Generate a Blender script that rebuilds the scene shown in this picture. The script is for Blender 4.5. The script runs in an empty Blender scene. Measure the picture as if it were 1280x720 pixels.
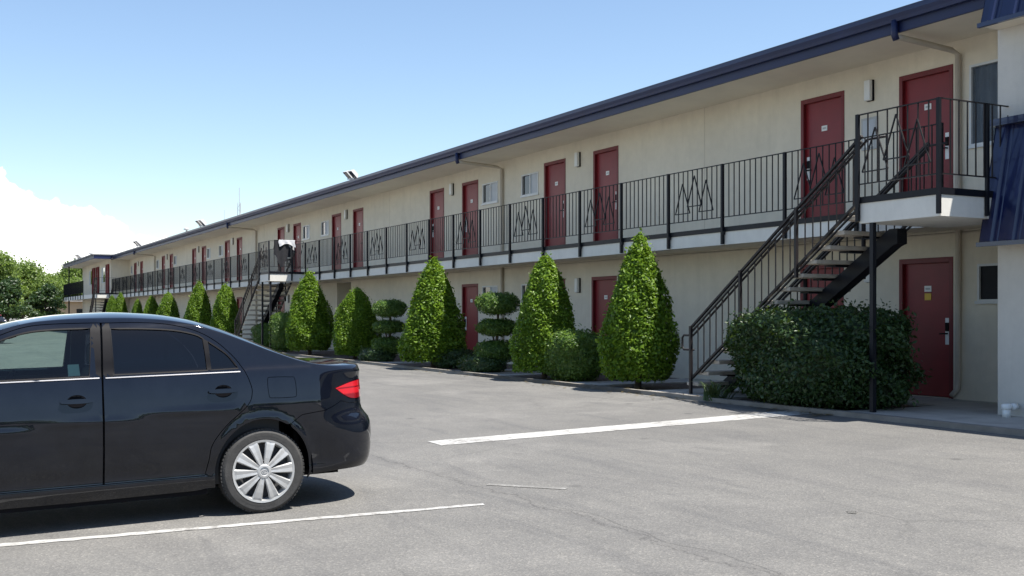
import bpy, bmesh, math, random
import numpy as np
from mathutils import Vector, Matrix
from mathutils.geometry import delaunay_2d_cdt
R = math.radians
rng = np.random.default_rng(7)
random.seed(7)
scene = bpy.context.scene
C = scene.collection
D = 13.565          # camera distance in front of the motel wall (wall plane is y = 0)
EYE = 1.306
SLOPE = 0.020       # the lot falls gently away from the kerb
KERB = -3.05
def gz(y):
    return 0.0 if y > KERB else -SLOPE * (KERB - max(y, -24.0))

# ------------------------------------------------------------------ materials
def new_mat(name):
    m = bpy.data.materials.new(name); m.use_nodes = True
    nt = m.node_tree
    return m, nt, nt.nodes['Principled BSDF'], nt.nodes['Material Output']
def N(nt, t, **kw):
    n = nt.nodes.new(t)
    for k, v in kw.items():
        if k in n.inputs.keys(): n.inputs[k].default_value = v
        else: setattr(n, k, v)
    return n
def ramp(nt, fac, stops):
    r = nt.nodes.new('ShaderNodeValToRGB')
    els = r.color_ramp.elements
    while len(els) < len(stops): els.new(0.5)
    for e, (p, c) in zip(els, stops):
        e.position = p; e.color = (c[0], c[1], c[2], 1) if not isinstance(c, (int, float)) else (c, c, c, 1)
    nt.links.new(fac, r.inputs[0]); return r
def mixc(nt, fac, a, b, mode='MIX'):
    m = nt.nodes.new('ShaderNodeMix'); m.data_type = 'RGBA'; m.blend_type = mode
    for i, v in ((0, fac), (6, a), (7, b)):
        if hasattr(v, 'is_output') or hasattr(v, 'links'): nt.links.new(v, m.inputs[i])
        elif isinstance(v, (tuple, list)): m.inputs[i].default_value = (*v[:3], 1)
        else: m.inputs[i].default_value = v
    return m.outputs[2]
def math_n(nt, op, a, b=0.0, c=0.0):
    m = nt.nodes.new('ShaderNodeMath'); m.operation = op
    for i, v in enumerate((a, b, c)):
        if hasattr(v, 'is_output'): nt.links.new(v, m.inputs[i])
        else: m.inputs[i].default_value = v
    return m.outputs[0]
def noise(nt, vec, scale, detail=4, rough=.55, dist=0):
    n = N(nt, 'ShaderNodeTexNoise', Scale=scale, Detail=detail, Roughness=rough, Distortion=dist)
    nt.links.new(vec, n.inputs['Vector']); return n
def simple(name, col, rough=.5, metal=0, var=.12, vscale=3.0, bump=0, bscale=60, coat=0, spec=None):
    m, nt, p, o = new_mat(name)
    tc = N(nt, 'ShaderNodeTexCoord').outputs['Object']
    n = noise(nt, tc, vscale, 6, .62)
    a = [max(0, c * (1 - var)) for c in col]; b = [min(1, c * (1 + var)) for c in col]
    r = ramp(nt, n.outputs[0], [(.3, a), (.7, b)])
    nt.links.new(r.outputs[0], p.inputs['Base Color'])
    p.inputs['Roughness'].default_value = rough; p.inputs['Metallic'].default_value = metal
    if coat: p.inputs['Coat Weight'].default_value = coat; p.inputs['Coat Roughness'].default_value = .04
    if spec is not None: p.inputs['Specular IOR Level'].default_value = spec
    if bump:
        n2 = noise(nt, tc, bscale, 4, .6)
        b_ = N(nt, 'ShaderNodeBump', Strength=bump, Distance=.01)
        nt.links.new(n2.outputs[0], b_.inputs['Height']); nt.links.new(b_.outputs[0], p.inputs['Normal'])
    return m

def asphalt_mat():
    m, nt, p, o = new_mat('asphalt')
    tc = N(nt, 'ShaderNodeTexCoord').outputs['Object']
    big = noise(nt, tc, .16, 5, .6, .6); mid = noise(nt, tc, 1.1, 6, .65, .8); fine = noise(nt, tc, 55, 3, .7)
    mp = N(nt, 'ShaderNodeMapping'); mp.inputs['Scale'].default_value = (.30, 1.6, 1); mp.inputs['Rotation'].default_value = (0, 0, .15)
    nt.links.new(tc, mp.inputs[0]); streak = noise(nt, mp.outputs[0], .9, 6, .65, 1.2)
    base = ramp(nt, big.outputs[0], [(.3, (.129, .125, .118)), (.7, (.170, .165, .155))]).outputs[0]
    c = mixc(nt, ramp(nt, mid.outputs[0], [(.42, 0.0), (.62, .55)]).outputs[0], base, (.115, .112, .108))
    c = mixc(nt, ramp(nt, streak.outputs[0], [(.50, 0.0), (.66, .72)]).outputs[0], c, (.104, .102, .100))
    lt = noise(nt, tc, .55, 5, .6, .4)
    c = mixc(nt, ramp(nt, lt.outputs[0], [(.54, 0.0), (.70, .42)]).outputs[0], c, (.220, .212, .198))
    # aggregate speckle
    vo = N(nt, 'ShaderNodeTexVoronoi', Scale=85); nt.links.new(tc, vo.inputs['Vector'])
    sp = ramp(nt, vo.outputs['Color'], [(.0, (.66, .66, .66)), (.72, (1.04, 1.04, 1.04)), (1, (1.75, 1.7, 1.6))]).outputs[0]
    c = mixc(nt, .65, c, sp, 'MULTIPLY')
    c = mixc(nt, .45, c, ramp(nt, fine.outputs[0], [(.3, .72), (.7, 1.25)]).outputs[0], 'MULTIPLY')
    # oil drips
    vd = N(nt, 'ShaderNodeTexVoronoi', Scale=.9); nt.links.new(tc, vd.inputs['Vector'])
    c = mixc(nt, ramp(nt, vd.outputs['Distance'], [(.03, .9), (.085, 0.0)]).outputs[0], c, (.07, .068, .066))
    # cracks : an old paving seam along x plus branching crazing beside it
    sx = N(nt, 'ShaderNodeSeparateXYZ'); nt.links.new(tc, sx.inputs[0])
    w = noise(nt, tc, .8, 6, .7); w2 = noise(nt, tc, 3.2, 5, .75)
    off = math_n(nt, 'ADD', math_n(nt, 'MULTIPLY', math_n(nt, 'SUBTRACT', w.outputs[0], .5), .55), math_n(nt, 'MULTIPLY', math_n(nt, 'SUBTRACT', w2.outputs[0], .5), .16))
    d = math_n(nt, 'ABSOLUTE', math_n(nt, 'ADD', math_n(nt, 'ADD', sx.outputs['Y'], 9.46), off))
    seam = ramp(nt, d, [(.004, 1.0), (.016, 0.0)]).outputs[0]
    soft = ramp(nt, d, [(.0, .30), (.10, 0.0)]).outputs[0]
    off2 = math_n(nt, 'ADD', math_n(nt, 'MULTIPLY', math_n(nt, 'SUBTRACT', w.outputs[0], .5), .9), math_n(nt, 'MULTIPLY', math_n(nt, 'SUBTRACT', w2.outputs[0], .5), -.35))
    d2 = math_n(nt, 'ABSOLUTE', math_n(nt, 'ADD', math_n(nt, 'ADD', sx.outputs['Y'], 9.40), off2))
    seam2 = ramp(nt, d2, [(.002, .5), (.010, 0.0)]).outputs[0]
    band = ramp(nt, math_n(nt, 'ABSOLUTE', math_n(nt, 'ADD', sx.outputs['X'], 5.2)), [(.22, 1.0), (.42, 0.0)])
    band = ramp(nt, math_n(nt, 'MULTIPLY', math_n(nt, 'ABSOLUTE', math_n(nt, 'ADD', sx.outputs['X'], 5.0)), .1), [(.20, 1.0), (.30, 0.0)]).outputs[0]
    seam2 = math_n(nt, 'MULTIPLY', seam2, band)
    vc = N(nt, 'ShaderNodeTexVoronoi', Scale=.55); vc.feature = 'DISTANCE_TO_EDGE'
    wv = mixc(nt, .22, tc, noise(nt, tc, 1.5, 5, .7).outputs[1]); nt.links.new(wv, vc.inputs['Vector'])
    craze = math_n(nt, 'MULTIPLY', ramp(nt, vc.outputs['Distance'], [(.0, .30), (.010, 0.0)]).outputs[0], ramp(nt, noise(nt, tc, .22, 2).outputs[0], [(.50, 0.0), (.60, 1.0)]).outputs[0])
    cr = math_n(nt, 'MAXIMUM', math_n(nt, 'MAXIMUM', math_n(nt, 'MULTIPLY', seam, .45), seam2), craze)
    c = mixc(nt, soft, c, (.115, .11, .105))
    c = mixc(nt, cr, c, (.045, .044, .043))
    nt.links.new(c, p.inputs['Base Color'])
    p.inputs['Roughness'].default_value = .82; p.inputs['Specular IOR Level'].default_value = .35
    h = math_n(nt, 'SUBTRACT', math_n(nt, 'ADD', vo.outputs['Distance'], math_n(nt, 'MULTIPLY', fine.outputs[0], .6)), math_n(nt, 'MULTIPLY', cr, 1.5))
    b = N(nt, 'ShaderNodeBump', Strength=.45, Distance=.006); nt.links.new(h, b.inputs['Height']); nt.links.new(b.outputs[0], p.inputs['Normal'])
    return m

def stucco_mat(name, col, bump=.5):
    m, nt, p, o = new_mat(name)
    tc = N(nt, 'ShaderNodeTexCoord').outputs['Object']
    n1 = noise(nt, tc, .45, 5, .6); n2 = noise(nt, tc, 4, 5, .7)
    mp = N(nt, 'ShaderNodeMapping'); mp.inputs['Scale'].default_value = (2.2, 2.2, .18); nt.links.new(tc, mp.inputs[0])
    st = noise(nt, mp.outputs[0], 1.5, 5, .7)
    c = ramp(nt, n1.outputs[0], [(.3, [x * .90 for x in col]), (.7, [min(1, x * 1.05) for x in col])]).outputs[0]
    c = mixc(nt, ramp(nt, st.outputs[0], [(.50, 0.0), (.76, .30)]).outputs[0], c, [x * .72 for x in col])
    c = mixc(nt, .25, c, ramp(nt, n2.outputs[0], [(.3, .78), (.7, 1.16)]).outputs[0], 'MULTIPLY')
    nt.links.new(c, p.inputs['Base Color']); p.inputs['Roughness'].default_value = .9; p.inputs['Specular IOR Level'].default_value = .2
    n3 = noise(nt, tc, 95, 4, .7)
    b = N(nt, 'ShaderNodeBump', Strength=bump, Distance=.006); nt.links.new(n3.outputs[0], b.inputs['Height']); nt.links.new(b.outputs[0], p.inputs['Normal'])
    return m

def paint_line_mat():
    m, nt, p, o = new_mat('road_paint')
    tc = N(nt, 'ShaderNodeTexCoord').outputs['Object']
    n = noise(nt, tc, 14, 7, .75); n0 = noise(nt, tc, 1.4, 3, .6)
    s = math_n(nt, 'ADD', math_n(nt, 'MULTIPLY', n.outputs[0], .8), math_n(nt, 'MULTIPLY', n0.outputs[0], .35))
    c = ramp(nt, s, [(.45, (.18, .17, .16)), (.53, (.33, .325, .31)), (.72, (.45, .445, .43))])
    nt.links.new(c.outputs[0], p.inputs['Base Color']); p.inputs['Roughness'].default_value = .75
    return m
def worn_line_mat():
    m, nt, p, o = new_mat('worn_road_paint')
    tc = N(nt, 'ShaderNodeTexCoord').outputs['Object']
    n = noise(nt, tc, 18, 7, .8); n0 = noise(nt, tc, 2.1, 3, .6)
    s = math_n(nt, 'ADD', math_n(nt, 'MULTIPLY', n.outputs[0], .8), math_n(nt, 'MULTIPLY', n0.outputs[0], .5))
    c = ramp(nt, s, [(.50, (.155, .15, .14)), (.68, (.165, .16, .15)), (.84, (.30, .295, .28))])
    nt.links.new(c.outputs[0], p.inputs['Base Color']); p.inputs['Roughness'].default_value = .8
    return m

def leaf_mat(name, dark, light, trans=.35, spec=.35):
    m, nt, p, o = new_mat(name)
    g = N(nt, 'ShaderNodeNewGeometry')
    tc = N(nt, 'ShaderNodeTexCoord').outputs['Object']
    n = noise(nt, tc, 2.3, 3)
    f = math_n(nt, 'ADD', math_n(nt, 'MULTIPLY', g.outputs['Random Per Island'], .75), math_n(nt, 'MULTIPLY', n.outputs[0], .35))
    c = ramp(nt, f, [(.15, dark), (.60, [(a + b) / 2 for a, b in zip(dark, light)]), (.98, light)]).outputs[0]
    nt.links.new(c, p.inputs['Base Color']); p.inputs['Roughness'].default_value = .42; p.inputs['Specular IOR Level'].default_value = spec
    t = N(nt, 'ShaderNodeBsdfTranslucent')
    tcx = mixc(nt, .5, c, (.20, .30, .02)); nt.links.new(tcx, t.inputs[0])
    mx = N(nt, 'ShaderNodeMixShader'); mx.inputs[0].default_value = trans
    nt.links.new(p.outputs[0], mx.inputs[1]); nt.links.new(t.outputs[0], mx.inputs[2]); nt.links.new(mx.outputs[0], o.inputs[0])
    return m

def glass_mat(name, tint, refl_rough=.02, ior=1.5):
    m, nt, p, o = new_mat(name)
    nt.nodes.remove(p)
    tr = N(nt, 'ShaderNodeBsdfTransparent'); tr.inputs[0].default_value = (*tint, 1)
    gl = N(nt, 'ShaderNodeBsdfGlossy'); gl.inputs['Roughness'].default_value = refl_rough
    fr = N(nt, 'ShaderNodeFresnel', IOR=ior)
    mx = N(nt, 'ShaderNodeMixShader'); nt.links.new(fr.outputs[0], mx.inputs[0])
    nt.links.new(tr.outputs[0], mx.inputs[1]); nt.links.new(gl.outputs[0], mx.inputs[2]); nt.links.new(mx.outputs[0], o.inputs[0])
    return m

def car_paint_mat():
    m, nt, p, o = new_mat('black_car_paint')
    tc = N(nt, 'ShaderNodeTexCoord').outputs['Object']
    n = noise(nt, tc, 3.0, 6, .65); n2 = noise(nt, tc, 140, 3, .7)
    s = math_n(nt, 'ADD', math_n(nt, 'MULTIPLY', n.outputs[0], .7), math_n(nt, 'MULTIPLY', n2.outputs[0], .3))
    c = ramp(nt, s, [(.36, (.0026, .0035, .0066)), (.75, (.0075, .0096, .0155))]).outputs[0]
    nt.links.new(c, p.inputs['Base Color'])
    p.inputs['Roughness'].default_value = .7; p.inputs['Specular IOR Level'].default_value = 0; p.inputs['Coat IOR'].default_value = 1.52
    p.inputs['Coat Weight'].default_value = 1.0
    cr = ramp(nt, n.outputs[0], [(.3, .02), (.75, .05)]).outputs[0]; nt.links.new(cr, p.inputs['Coat Roughness'])
    return m

M = {}
M['asphalt'] = asphalt_mat()
M['concrete'] = simple('concrete', (.36, .345, .32), .85, var=.2, vscale=2.5, bump=.35, bscale=70)
M['kerb'] = simple('kerb_concrete', (.20, .185, .165), .85, var=.25, vscale=3, bump=.4, bscale=50)
M['soil'] = simple('bed_soil', (.075, .052, .040), .95, var=.4, vscale=9, bump=.9, bscale=28)
M['stucco'] = stucco_mat('cream_stucco', (.74, .675, .555))
M['stucco_white'] = stucco_mat('white_stucco', (.58, .555, .51))
M['slabwhite'] = stucco_mat('white_slab_paint', (.72, .70, .645), .2)
M['soffit'] = simple('soffit_paint', (.71, .645, .53), .8, var=.06, vscale=1.2, bump=.15, bscale=40)
M['navy'] = simple('navy_paint', (.006, .013, .062), .5, var=.16, vscale=1.5)
M['navymetal'] = simple('navy_ribbed_metal', (.005, .010, .056), .28, var=.2, vscale=3, coat=.5)
M['gutter'] = simple('gutter_paint', (.009, .021, .076), .42, var=.18, vscale=2)
M['red'] = simple('red_door_paint', (.205, .0100, .0160), .45, var=.12, vscale=2.5)
M['redframe'] = simple('red_frame_paint', (.150, .010, .014), .5, var=.12, vscale=3)
M['iron'] = simple('black_iron', (.007, .008, .012), .5, var=.25, vscale=5, spec=.25)
M['rustiron'] = simple('brown_black_iron', (.016, .013, .014), .5, var=.3, vscale=6, spec=.3)
M['tread'] = simple('stair_tread_concrete', (.40, .36, .31), .85, var=.2, vscale=5, bump=.4, bscale=60)
M['white'] = simple('white_plastic', (.78, .78, .76), .45, var=.04)
M['alu'] = simple('window_aluminium', (.62, .63, .63), .4, metal=.0, var=.06)
M['pipe'] = simple('downspout_paint', (.50, .44, .36), .6, var=.08)
M['steel'] = simple('brushed_steel', (.66, .66, .66), .3, metal=1, var=.06)
M['blackplastic'] = simple('black_plastic', (.005, .005, .007), .5, var=.1, spec=.08)
M['lampwhite'] = simple('lamp_diffuser', (.72, .72, .70), .35, var=.05)
M['yellow'] = simple('yellow_notice', (.72, .47, .06), .6, var=.05)
M['greyplate'] = simple('grey_plate', (.42, .42, .42), .5, var=.05)
M['paint'] = paint_line_mat(); M['worn'] = worn_line_mat()
M['roofing'] = simple('roofing', (.30, .29, .28), .9, var=.15, vscale=2)
M['leaf_cone'] = leaf_mat('laurel_leaf', (.050, .12, .010), (.255, .40, .035), .5)
M['leaf_bush'] = leaf_mat('shrub_leaf', (.030, .078, .014), (.15, .24, .045), .4)
M['leaf_dark'] = leaf_mat('dark_shrub_leaf', (.016, .038, .012), (.045, .085, .025), .2)
M['leaf_grass'] = leaf_mat('strap_leaf', (.045, .075, .03), (.12, .17, .075), .2)
M['leaf_tree'] = leaf_mat('broad_leaf', (.095, .150, .030), (.25, .34, .09), .5)
M['bark'] = simple('bark', (.085, .062, .045), .9, var=.3, vscale=9, bump=.8, bscale=30)
M['darkglass'] = simple('dark_window_glass', (.012, .014, .018), .06, var=.2, vscale=.8, spec=.8)
M['curtain'] = simple('grey_curtain', (.24, .25, .27), .8, var=.1, vscale=6)
M['paleblind'] = simple('pale_blind', (.46, .49, .53), .5, var=.06, vscale=4)
M['screen'] = simple('insect_screen', (.020, .021, .024), .6, var=.1, vscale=8, spec=.2)
M['dim'] = simple('dim_interior', (.05, .045, .04), .9)
M['glass_clear'] = glass_mat('car_glass_green', (.62, .74, .70))
M['glass_tint'] = glass_mat('car_glass_dark', (.035, .042, .060), ior=1.62)
M['glass_win'] = glass_mat('window_glass', (.80, .82, .84), ior=1.2)
M['carpaint'] = car_paint_mat()
M['rubber'] = simple('tyre_rubber', (.040, .039, .038), .78, var=.3, vscale=12, bump=.3, bscale=90)
M['alloy'] = simple('silver_wheel', (.46, .46, .455), .42, metal=.35, var=.05)
M['chrome'] = simple('chrome', (.30, .30, .31), .4, metal=.5, var=.02)
M['tail'] = simple('red_lens', (.55, .012, .022), .12, var=.08, coat=1)
M['tailclear'] = simple('clear_lens', (.72, .50, .50), .12, var=.05, coat=1)
M['interior'] = simple('car_interior', (.055, .055, .058), .8, var=.15)
M['headlens'] = simple('headlamp_lens', (.55, .57, .6), .1, coat=1)
M['paper'] = simple('paper', (.42, .52, .47), .7, var=.02)
M['fabricw'] = simple('white_cloth', (.55, .55, .57), .85, var=.08, vscale=14)
M['fabricd'] = simple('dark_cloth', (.016, .016, .02), .9, var=.3, vscale=10)
M['tan'] = stucco_mat('tan_wall', (.58, .42, .27))
M['redcar'] = simple('red_car_paint', (.28, .03, .03), .3, coat=1)

# ------------------------------------------------------------------ helpers
def tag(o, label=None, cat=None, group=None, kind=None):
    if label: o['label'] = label
    if cat: o['category'] = cat
    if group: o['group'] = group
    if kind: o['kind'] = kind
    return o
def empty(name, loc=(0, 0, 0), rz=0, label=None, cat=None, group=None):
    o = bpy.data.objects.new(name, None); o.empty_display_size = .2; C.objects.link(o)
    o.location = loc; o.rotation_euler = (0, 0, rz)
    return tag(o, label, cat, group)
class MB:
    def __init__(s): s.v = []; s.f = []; s.m = []; s.cur = 0
    def add(s, vs, fs):
        k = len(s.v); s.v += [tuple(v) for v in vs]; s.f += [tuple(i + k for i in f) for f in fs]; s.m += [s.cur] * len(fs); return s
    def box(s, x0, x1, y0, y1, z0, z1):
        if x0 > x1: x0, x1 = x1, x0
        if y0 > y1: y0, y1 = y1, y0
        if z0 > z1: z0, z1 = z1, z0
        return s.add([(x0, y0, z0), (x1, y0, z0), (x1, y1, z0), (x0, y1, z0), (x0, y0, z1), (x1, y0, z1), (x1, y1, z1), (x0, y1, z1)],
              [(3, 2, 1, 0), (4, 5, 6, 7), (0, 1, 5, 4), (1, 2, 6, 5), (2, 3, 7, 6), (3, 0, 4, 7)])
    def bar(s, p, q, w, h=None, up=(0, 0, 1)):
        h = h or w; p = Vector(p); q = Vector(q); d = (q - p).normalized(); u = Vector(up)
        if abs(d.dot(u)) > .98: u = Vector((0, 1, 0))
        a = d.cross(u).normalized() * w / 2; b = a.cross(d).normalized() * h / 2
        vs = [p - a - b, p + a - b, p + a + b, p - a + b, q - a - b, q + a - b, q + a + b, q - a + b]
        return s.add(vs, [(0, 1, 2, 3), (7, 6, 5, 4), (4, 5, 1, 0), (5, 6, 2, 1), (6, 7, 3, 2), (7, 4, 0, 3)])
    def tube(s, pts, r, n=8, cap=True):
        pts = [Vector(p) for p in pts]; rs = r if isinstance(r, (list, tuple)) else [r] * len(pts)
        rings = []; prev = None
        for i, p in enumerate(pts):
            d = (pts[min(i + 1, len(pts) - 1)] - pts[max(i - 1, 0)]).normalized()
            if prev is None:
                u = Vector((0, 0, 1)) if abs(d.z) < .9 else Vector((1, 0, 0)); a = d.cross(u).normalized()
            else: a = (prev - d * prev.dot(d)).normalized()
            prev = a; b = d.cross(a)
            rings.append([p + (a * math.cos(t) + b * math.sin(t)) * rs[i] for t in [2 * math.pi * k / n for k in range(n)]])
        vs = [v for ring in rings for v in ring]; fs = []
        for i in range(len(pts) - 1):
            for k in range(n): fs.append((i * n + k, i * n + (k + 1) % n, (i + 1) * n + (k + 1) % n, (i + 1) * n + k))
        if cap: fs += [tuple(range(n))[::-1], tuple(range((len(pts) - 1) * n, len(pts) * n))]
        return s.add(vs, fs)
    def prism(s, poly, z0, z1):      # polygon in xy, counter clockwise
        n = len(poly); z0s = z0 if isinstance(z0, list) else [z0] * n; z1s = z1 if isinstance(z1, list) else [z1] * n
        vs = [(x, y, a) for (x, y), a in zip(poly, z0s)] + [(x, y, a) for (x, y), a in zip(poly, z1s)]
        fs = [tuple(range(n))[::-1], tuple(range(n, 2 * n))] + [(i, (i + 1) % n, n + (i + 1) % n, n + i) for i in range(n)]
        return s.add(vs, fs)
    def build(s, name, mat, parent=None, smooth=False, bevel=0, loc=None):
        me = bpy.data.meshes.new(name); me.from_pydata(s.v, [], s.f)
        mats = mat if isinstance(mat, list) else [mat]
        for m in mats: me.materials.append(m)
        if len(mats) > 1: me.polygons.foreach_set('material_index', s.m)
        if smooth: me.polygons.foreach_set('use_smooth', [True] * len(s.f))
        me.update()
        o = bpy.data.objects.new(name, me); C.objects.link(o)
        if parent: o.parent = parent
        if loc: o.location = loc
        if bevel:
            b = o.modifiers.new('bevel', 'BEVEL'); b.width = bevel; b.segments = 2; b.limit_method = 'ANGLE'
        return o
def copy_tree(o, parent=None):
    c = o.copy(); C.objects.link(c)
    if parent: c.parent = parent
    for ch in list(o.children): copy_tree(ch, c)
    return c

# ------------------------------------------------------------------ camera, sun, sky
F = 1390.0; yaw = math.atan(740 / F)
cam = bpy.data.cameras.new('camera'); cam.sensor_width = 36; cam.lens = 36 * F / 1280; cam.shift_y = 34 / 1280
cam.clip_start = .1; cam.clip_end = 5000
co = bpy.data.objects.new('camera', cam); C.objects.link(co)
co.location = (0, -D, EYE); co.rotation_euler = (R(90), 0, math.pi / 2 - yaw)   # looks along (-cos yaw, sin yaw)
scene.camera = co
SUN = Vector((.33, .262, 1)).normalized()
sl = bpy.data.lights.new('sun', 'SUN'); sl.energy = 5.0; sl.angle = R(.53); sl.color = (1, .955, .88)
so = bpy.data.objects.new('sun', sl); C.objects.link(so); so.rotation_euler = SUN.to_track_quat('Z', 'Y').to_euler()
w = bpy.data.worlds.new('World'); scene.world = w; w.use_nodes = True
nt = w.node_tree; bg = nt.nodes['Background']; wo = nt.nodes['World Output']
sky = N(nt, 'ShaderNodeTexSky'); sky.sky_type = 'NISHITA'; sky.sun_disc = False
sky.sun_elevation = math.asin(SUN.z); sky.sun_rotation = math.atan2(SUN.x, SUN.y)
sky.air_density = 1.0; sky.dust_density = .25; sky.ozone_density = 1.35; sky.altitude = 50
nt.links.new(sky.outputs[0], bg.inputs[0]); bg.inputs[1].default_value = .096
# a low bank of cumulus over the western end of the lot
tc = N(nt, 'ShaderNodeTexCoord').outputs['Generated']
sp = N(nt, 'ShaderNodeSeparateXYZ'); nt.links.new(tc, sp.inputs[0])
hor = math_n(nt, 'SQRT', math_n(nt, 'ADD', math_n(nt, 'MULTIPLY', sp.outputs[0], sp.outputs[0]), math_n(nt, 'MULTIPLY', sp.outputs[1], sp.outputs[1])))
te = math_n(nt, 'DIVIDE', sp.outputs[2], hor)
az = math_n(nt, 'ARCTAN2', sp.outputs[1], math_n(nt, 'MULTIPLY', sp.outputs[0], -1.0))      # 0 = along -x, + towards +y
thr = math_n(nt, 'SUBTRACT', .1290, math_n(nt, 'MULTIPLY', az, .325))
wob = N(nt, 'ShaderNodeTexNoise', Scale=26, Detail=8, Roughness=.58); nt.links.new(tc, wob.inputs['Vector'])
wob2 = N(nt, 'ShaderNodeTexNoise', Scale=9, Detail=3, Roughness=.5); nt.links.new(tc, wob2.inputs['Vector'])
thr = math_n(nt, 'ADD', thr, math_n(nt, 'MULTIPLY', math_n(nt, 'SUBTRACT', wob.outputs[0], .5), .052))
thr = math_n(nt, 'ADD', thr, math_n(nt, 'MULTIPLY', math_n(nt, 'SUBTRACT', wob2.outputs[0], .5), .020))
cm = N(nt, 'ShaderNodeMapRange'); cm.interpolation_type = 'SMOOTHSTEP'
nt.links.new(math_n(nt, 'SUBTRACT', thr, te), cm.inputs[0]); cm.inputs[1].default_value = -.0008; cm.inputs[2].default_value = .0035
side = N(nt, 'ShaderNodeMapRange'); side.interpolation_type = 'SMOOTHSTEP'
nt.links.new(az, side.inputs[0]); side.inputs[1].default_value = -.6; side.inputs[2].default_value = -.3
front = N(nt, 'ShaderNodeMath', operation='LESS_THAN'); nt.links.new(sp.outputs[0], front.inputs[0]); front.inputs[1].default_value = 0
body = N(nt, 'ShaderNodeTexNoise', Scale=15, Detail=6, Roughness=.6); nt.links.new(tc, body.inputs['Vector'])
bodyr = ramp(nt, body.outputs[0], [(.36, .55), (.56, 1.0)]).outputs[0]
low = N(nt, 'ShaderNodeMapRange'); low.interpolation_type = 'SMOOTHSTEP'; nt.links.new(te, low.inputs[0]); low.inputs[1].default_value = .035; low.inputs[2].default_value = .085
low.inputs[3].default_value = .72; low.inputs[4].default_value = 1.0
cmask = math_n(nt, 'MULTIPLY', math_n(nt, 'MULTIPLY', math_n(nt, 'MULTIPLY', cm.outputs[0], side.outputs[0]), math_n(nt, 'MULTIPLY', front.outputs[0], bodyr)), low.outputs[0])
bgc = N(nt, 'ShaderNodeBackground'); bgc.inputs[0].default_value = (1, .985, .965, 1); bgc.inputs[1].default_value = 1.12
mxs = N(nt, 'ShaderNodeMixShader'); nt.links.new(cmask, mxs.inputs[0]); nt.links.new(bg.outputs[0], mxs.inputs[1]); nt.links.new(bgc.outputs[0], mxs.inputs[2])
nt.links.new(mxs.outputs[0], wo.inputs[0])
vs = scene.view_settings
vs.view_transform = 'Standard'; vs.look = 'None'; vs.gamma = 1; vs.use_curve_mapping = False; vs.exposure = 1.0

# ------------------------------------------------------------------ ground
ys = [400, KERB] + list(np.linspace(KERB - .5, -24, 30)) + [-24.01, -400]
g = MB(); xs_ = [-700, -120, 60, 500]
for y in ys:
    for x in xs_: g.v.append((x, y, gz(y)))
for i in range(len(ys) - 1):
    for j in range(3):
        g.f.append(((i + 1) * 4 + j, (i + 1) * 4 + j + 1, i * 4 + j + 1, i * 4 + j)); g.m.append(0)
tag(g.build('parking_lot', M['asphalt']), kind='structure')

# paved walk on the right and pad under the stair, with a low kerb
walk = [(-10.90, -3.02), (-10.2, -3.04), (8, -3.04), (8, -.002), (-15.2, -.002), (-15.2, -3.0), (-13.95, -3.27), (-13.3, -3.36), (-13.3, -1.2), (-10.9, -1.2)]
g = MB(); g.prism([(8, 0), (-15.2, 0), (-15.2, -2.948), (-13.95, -2.948), (-13.3, -2.948), (-13.3, -1.2), (-10.75, -1.2), (-10.75, -2.94), (8, -2.94)], -.1, .06)
tag(g.build('walkway', M['concrete']), kind='structure')
kl = [(8, -2.942), (8, -3.06), (-10.2, -3.06), (-10.75, -3.065), (-11.7, -3.06), (-13.3, -3.07), (-13.95, -3.065), (-15.2, -3.06), (-16.0, -3.05), (-85, -3.05),
      (-85, -2.95), (-16, -2.95), (-15.2, -2.95), (-13.95, -2.95), (-13.3, -2.95), (-11.7, -2.95), (-10.75, -2.945), (-10.2, -2.942)]
g = MB()
n2 = len(kl) // 2
for i in range(n2 - 1):
    a, b = kl[i], kl[i + 1]; c, d = kl[len(kl) - 1 - i - 1], kl[len(kl) - 1 - i]
    zt = .064 if a[0] > -16 else .045
    g.prism([d, c, b, a], -.1, zt)
tag(g.build('kerb', M['kerb']), kind='structure')
g = MB(); g.prism([(-10.752, -1.202), (-13.298, -1.202), (-13.298, -2.948), (-11.7, -2.948), (-10.752, -2.942)], -.1, .035)
g.prism([(-15.202, -.0), (-85, 0), (-85, -2.948), (-16, -2.948), (-15.202, -2.948)], -.1, .03)
tag(g.build('planting_bed', M['soil']), kind='structure')
g = MB()
for x0, x1 in ((-17.9, -16.9), (-21.0, -20.55), (-22.9, -21.4), (-28.6, -27.2), (-38.9, -37.9)): g.box(x0, x1, -2.93, -.02, -.05, .052)
tag(g.build('garden_path', M['concrete']), kind='structure')

# painted markings (thin sheets 4 mm above the lot)
def marking(name, pts, mat):
    g = MB(); n = 60
    (x0, y0), (x1, y1), (x2, y2), (x3, y3) = pts
    for i in range(n + 1):
        t = i / n; j = .022 * (rng.random() - .5); k = .022 * (rng.random() - .5)
        for (xa, ya, xb, yb, o) in ((x0, y0, x1, y1, j), (x3, y3, x2, y2, k)):
            x = xa + (xb - xa) * t + o; y = ya + (yb - ya) * t
            g.v.append((x, y, gz(y) + .004))
    for i in range(n): g.f.append((2 * i, 2 * i + 1, 2 * i + 3, 2 * i + 2)); g.m.append(0)
    return tag(g.build(name, mat), kind='structure')
marking('parking_line', [(-11.44, -8.55), (-11.64, -3.10), (-11.14, -3.08), (-11.02, -8.57)], M['paint'])
marking('parking_line', [(-7.605, -9.77), (-8.15, -13.9), (-8.04, -13.9), (-7.53, -9.79)], M['paint'])
marking('faded_marking', [(-8.42, -9.30), (-7.84, -8.87), (-7.80, -8.93), (-8.36, -9.36)], M['worn'])
marking('faded_marking', [(-5.88, -7.73), (-5.82, -7.78), (-5.77, -7.75), (-5.82, -7.69)], M['worn'])

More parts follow.
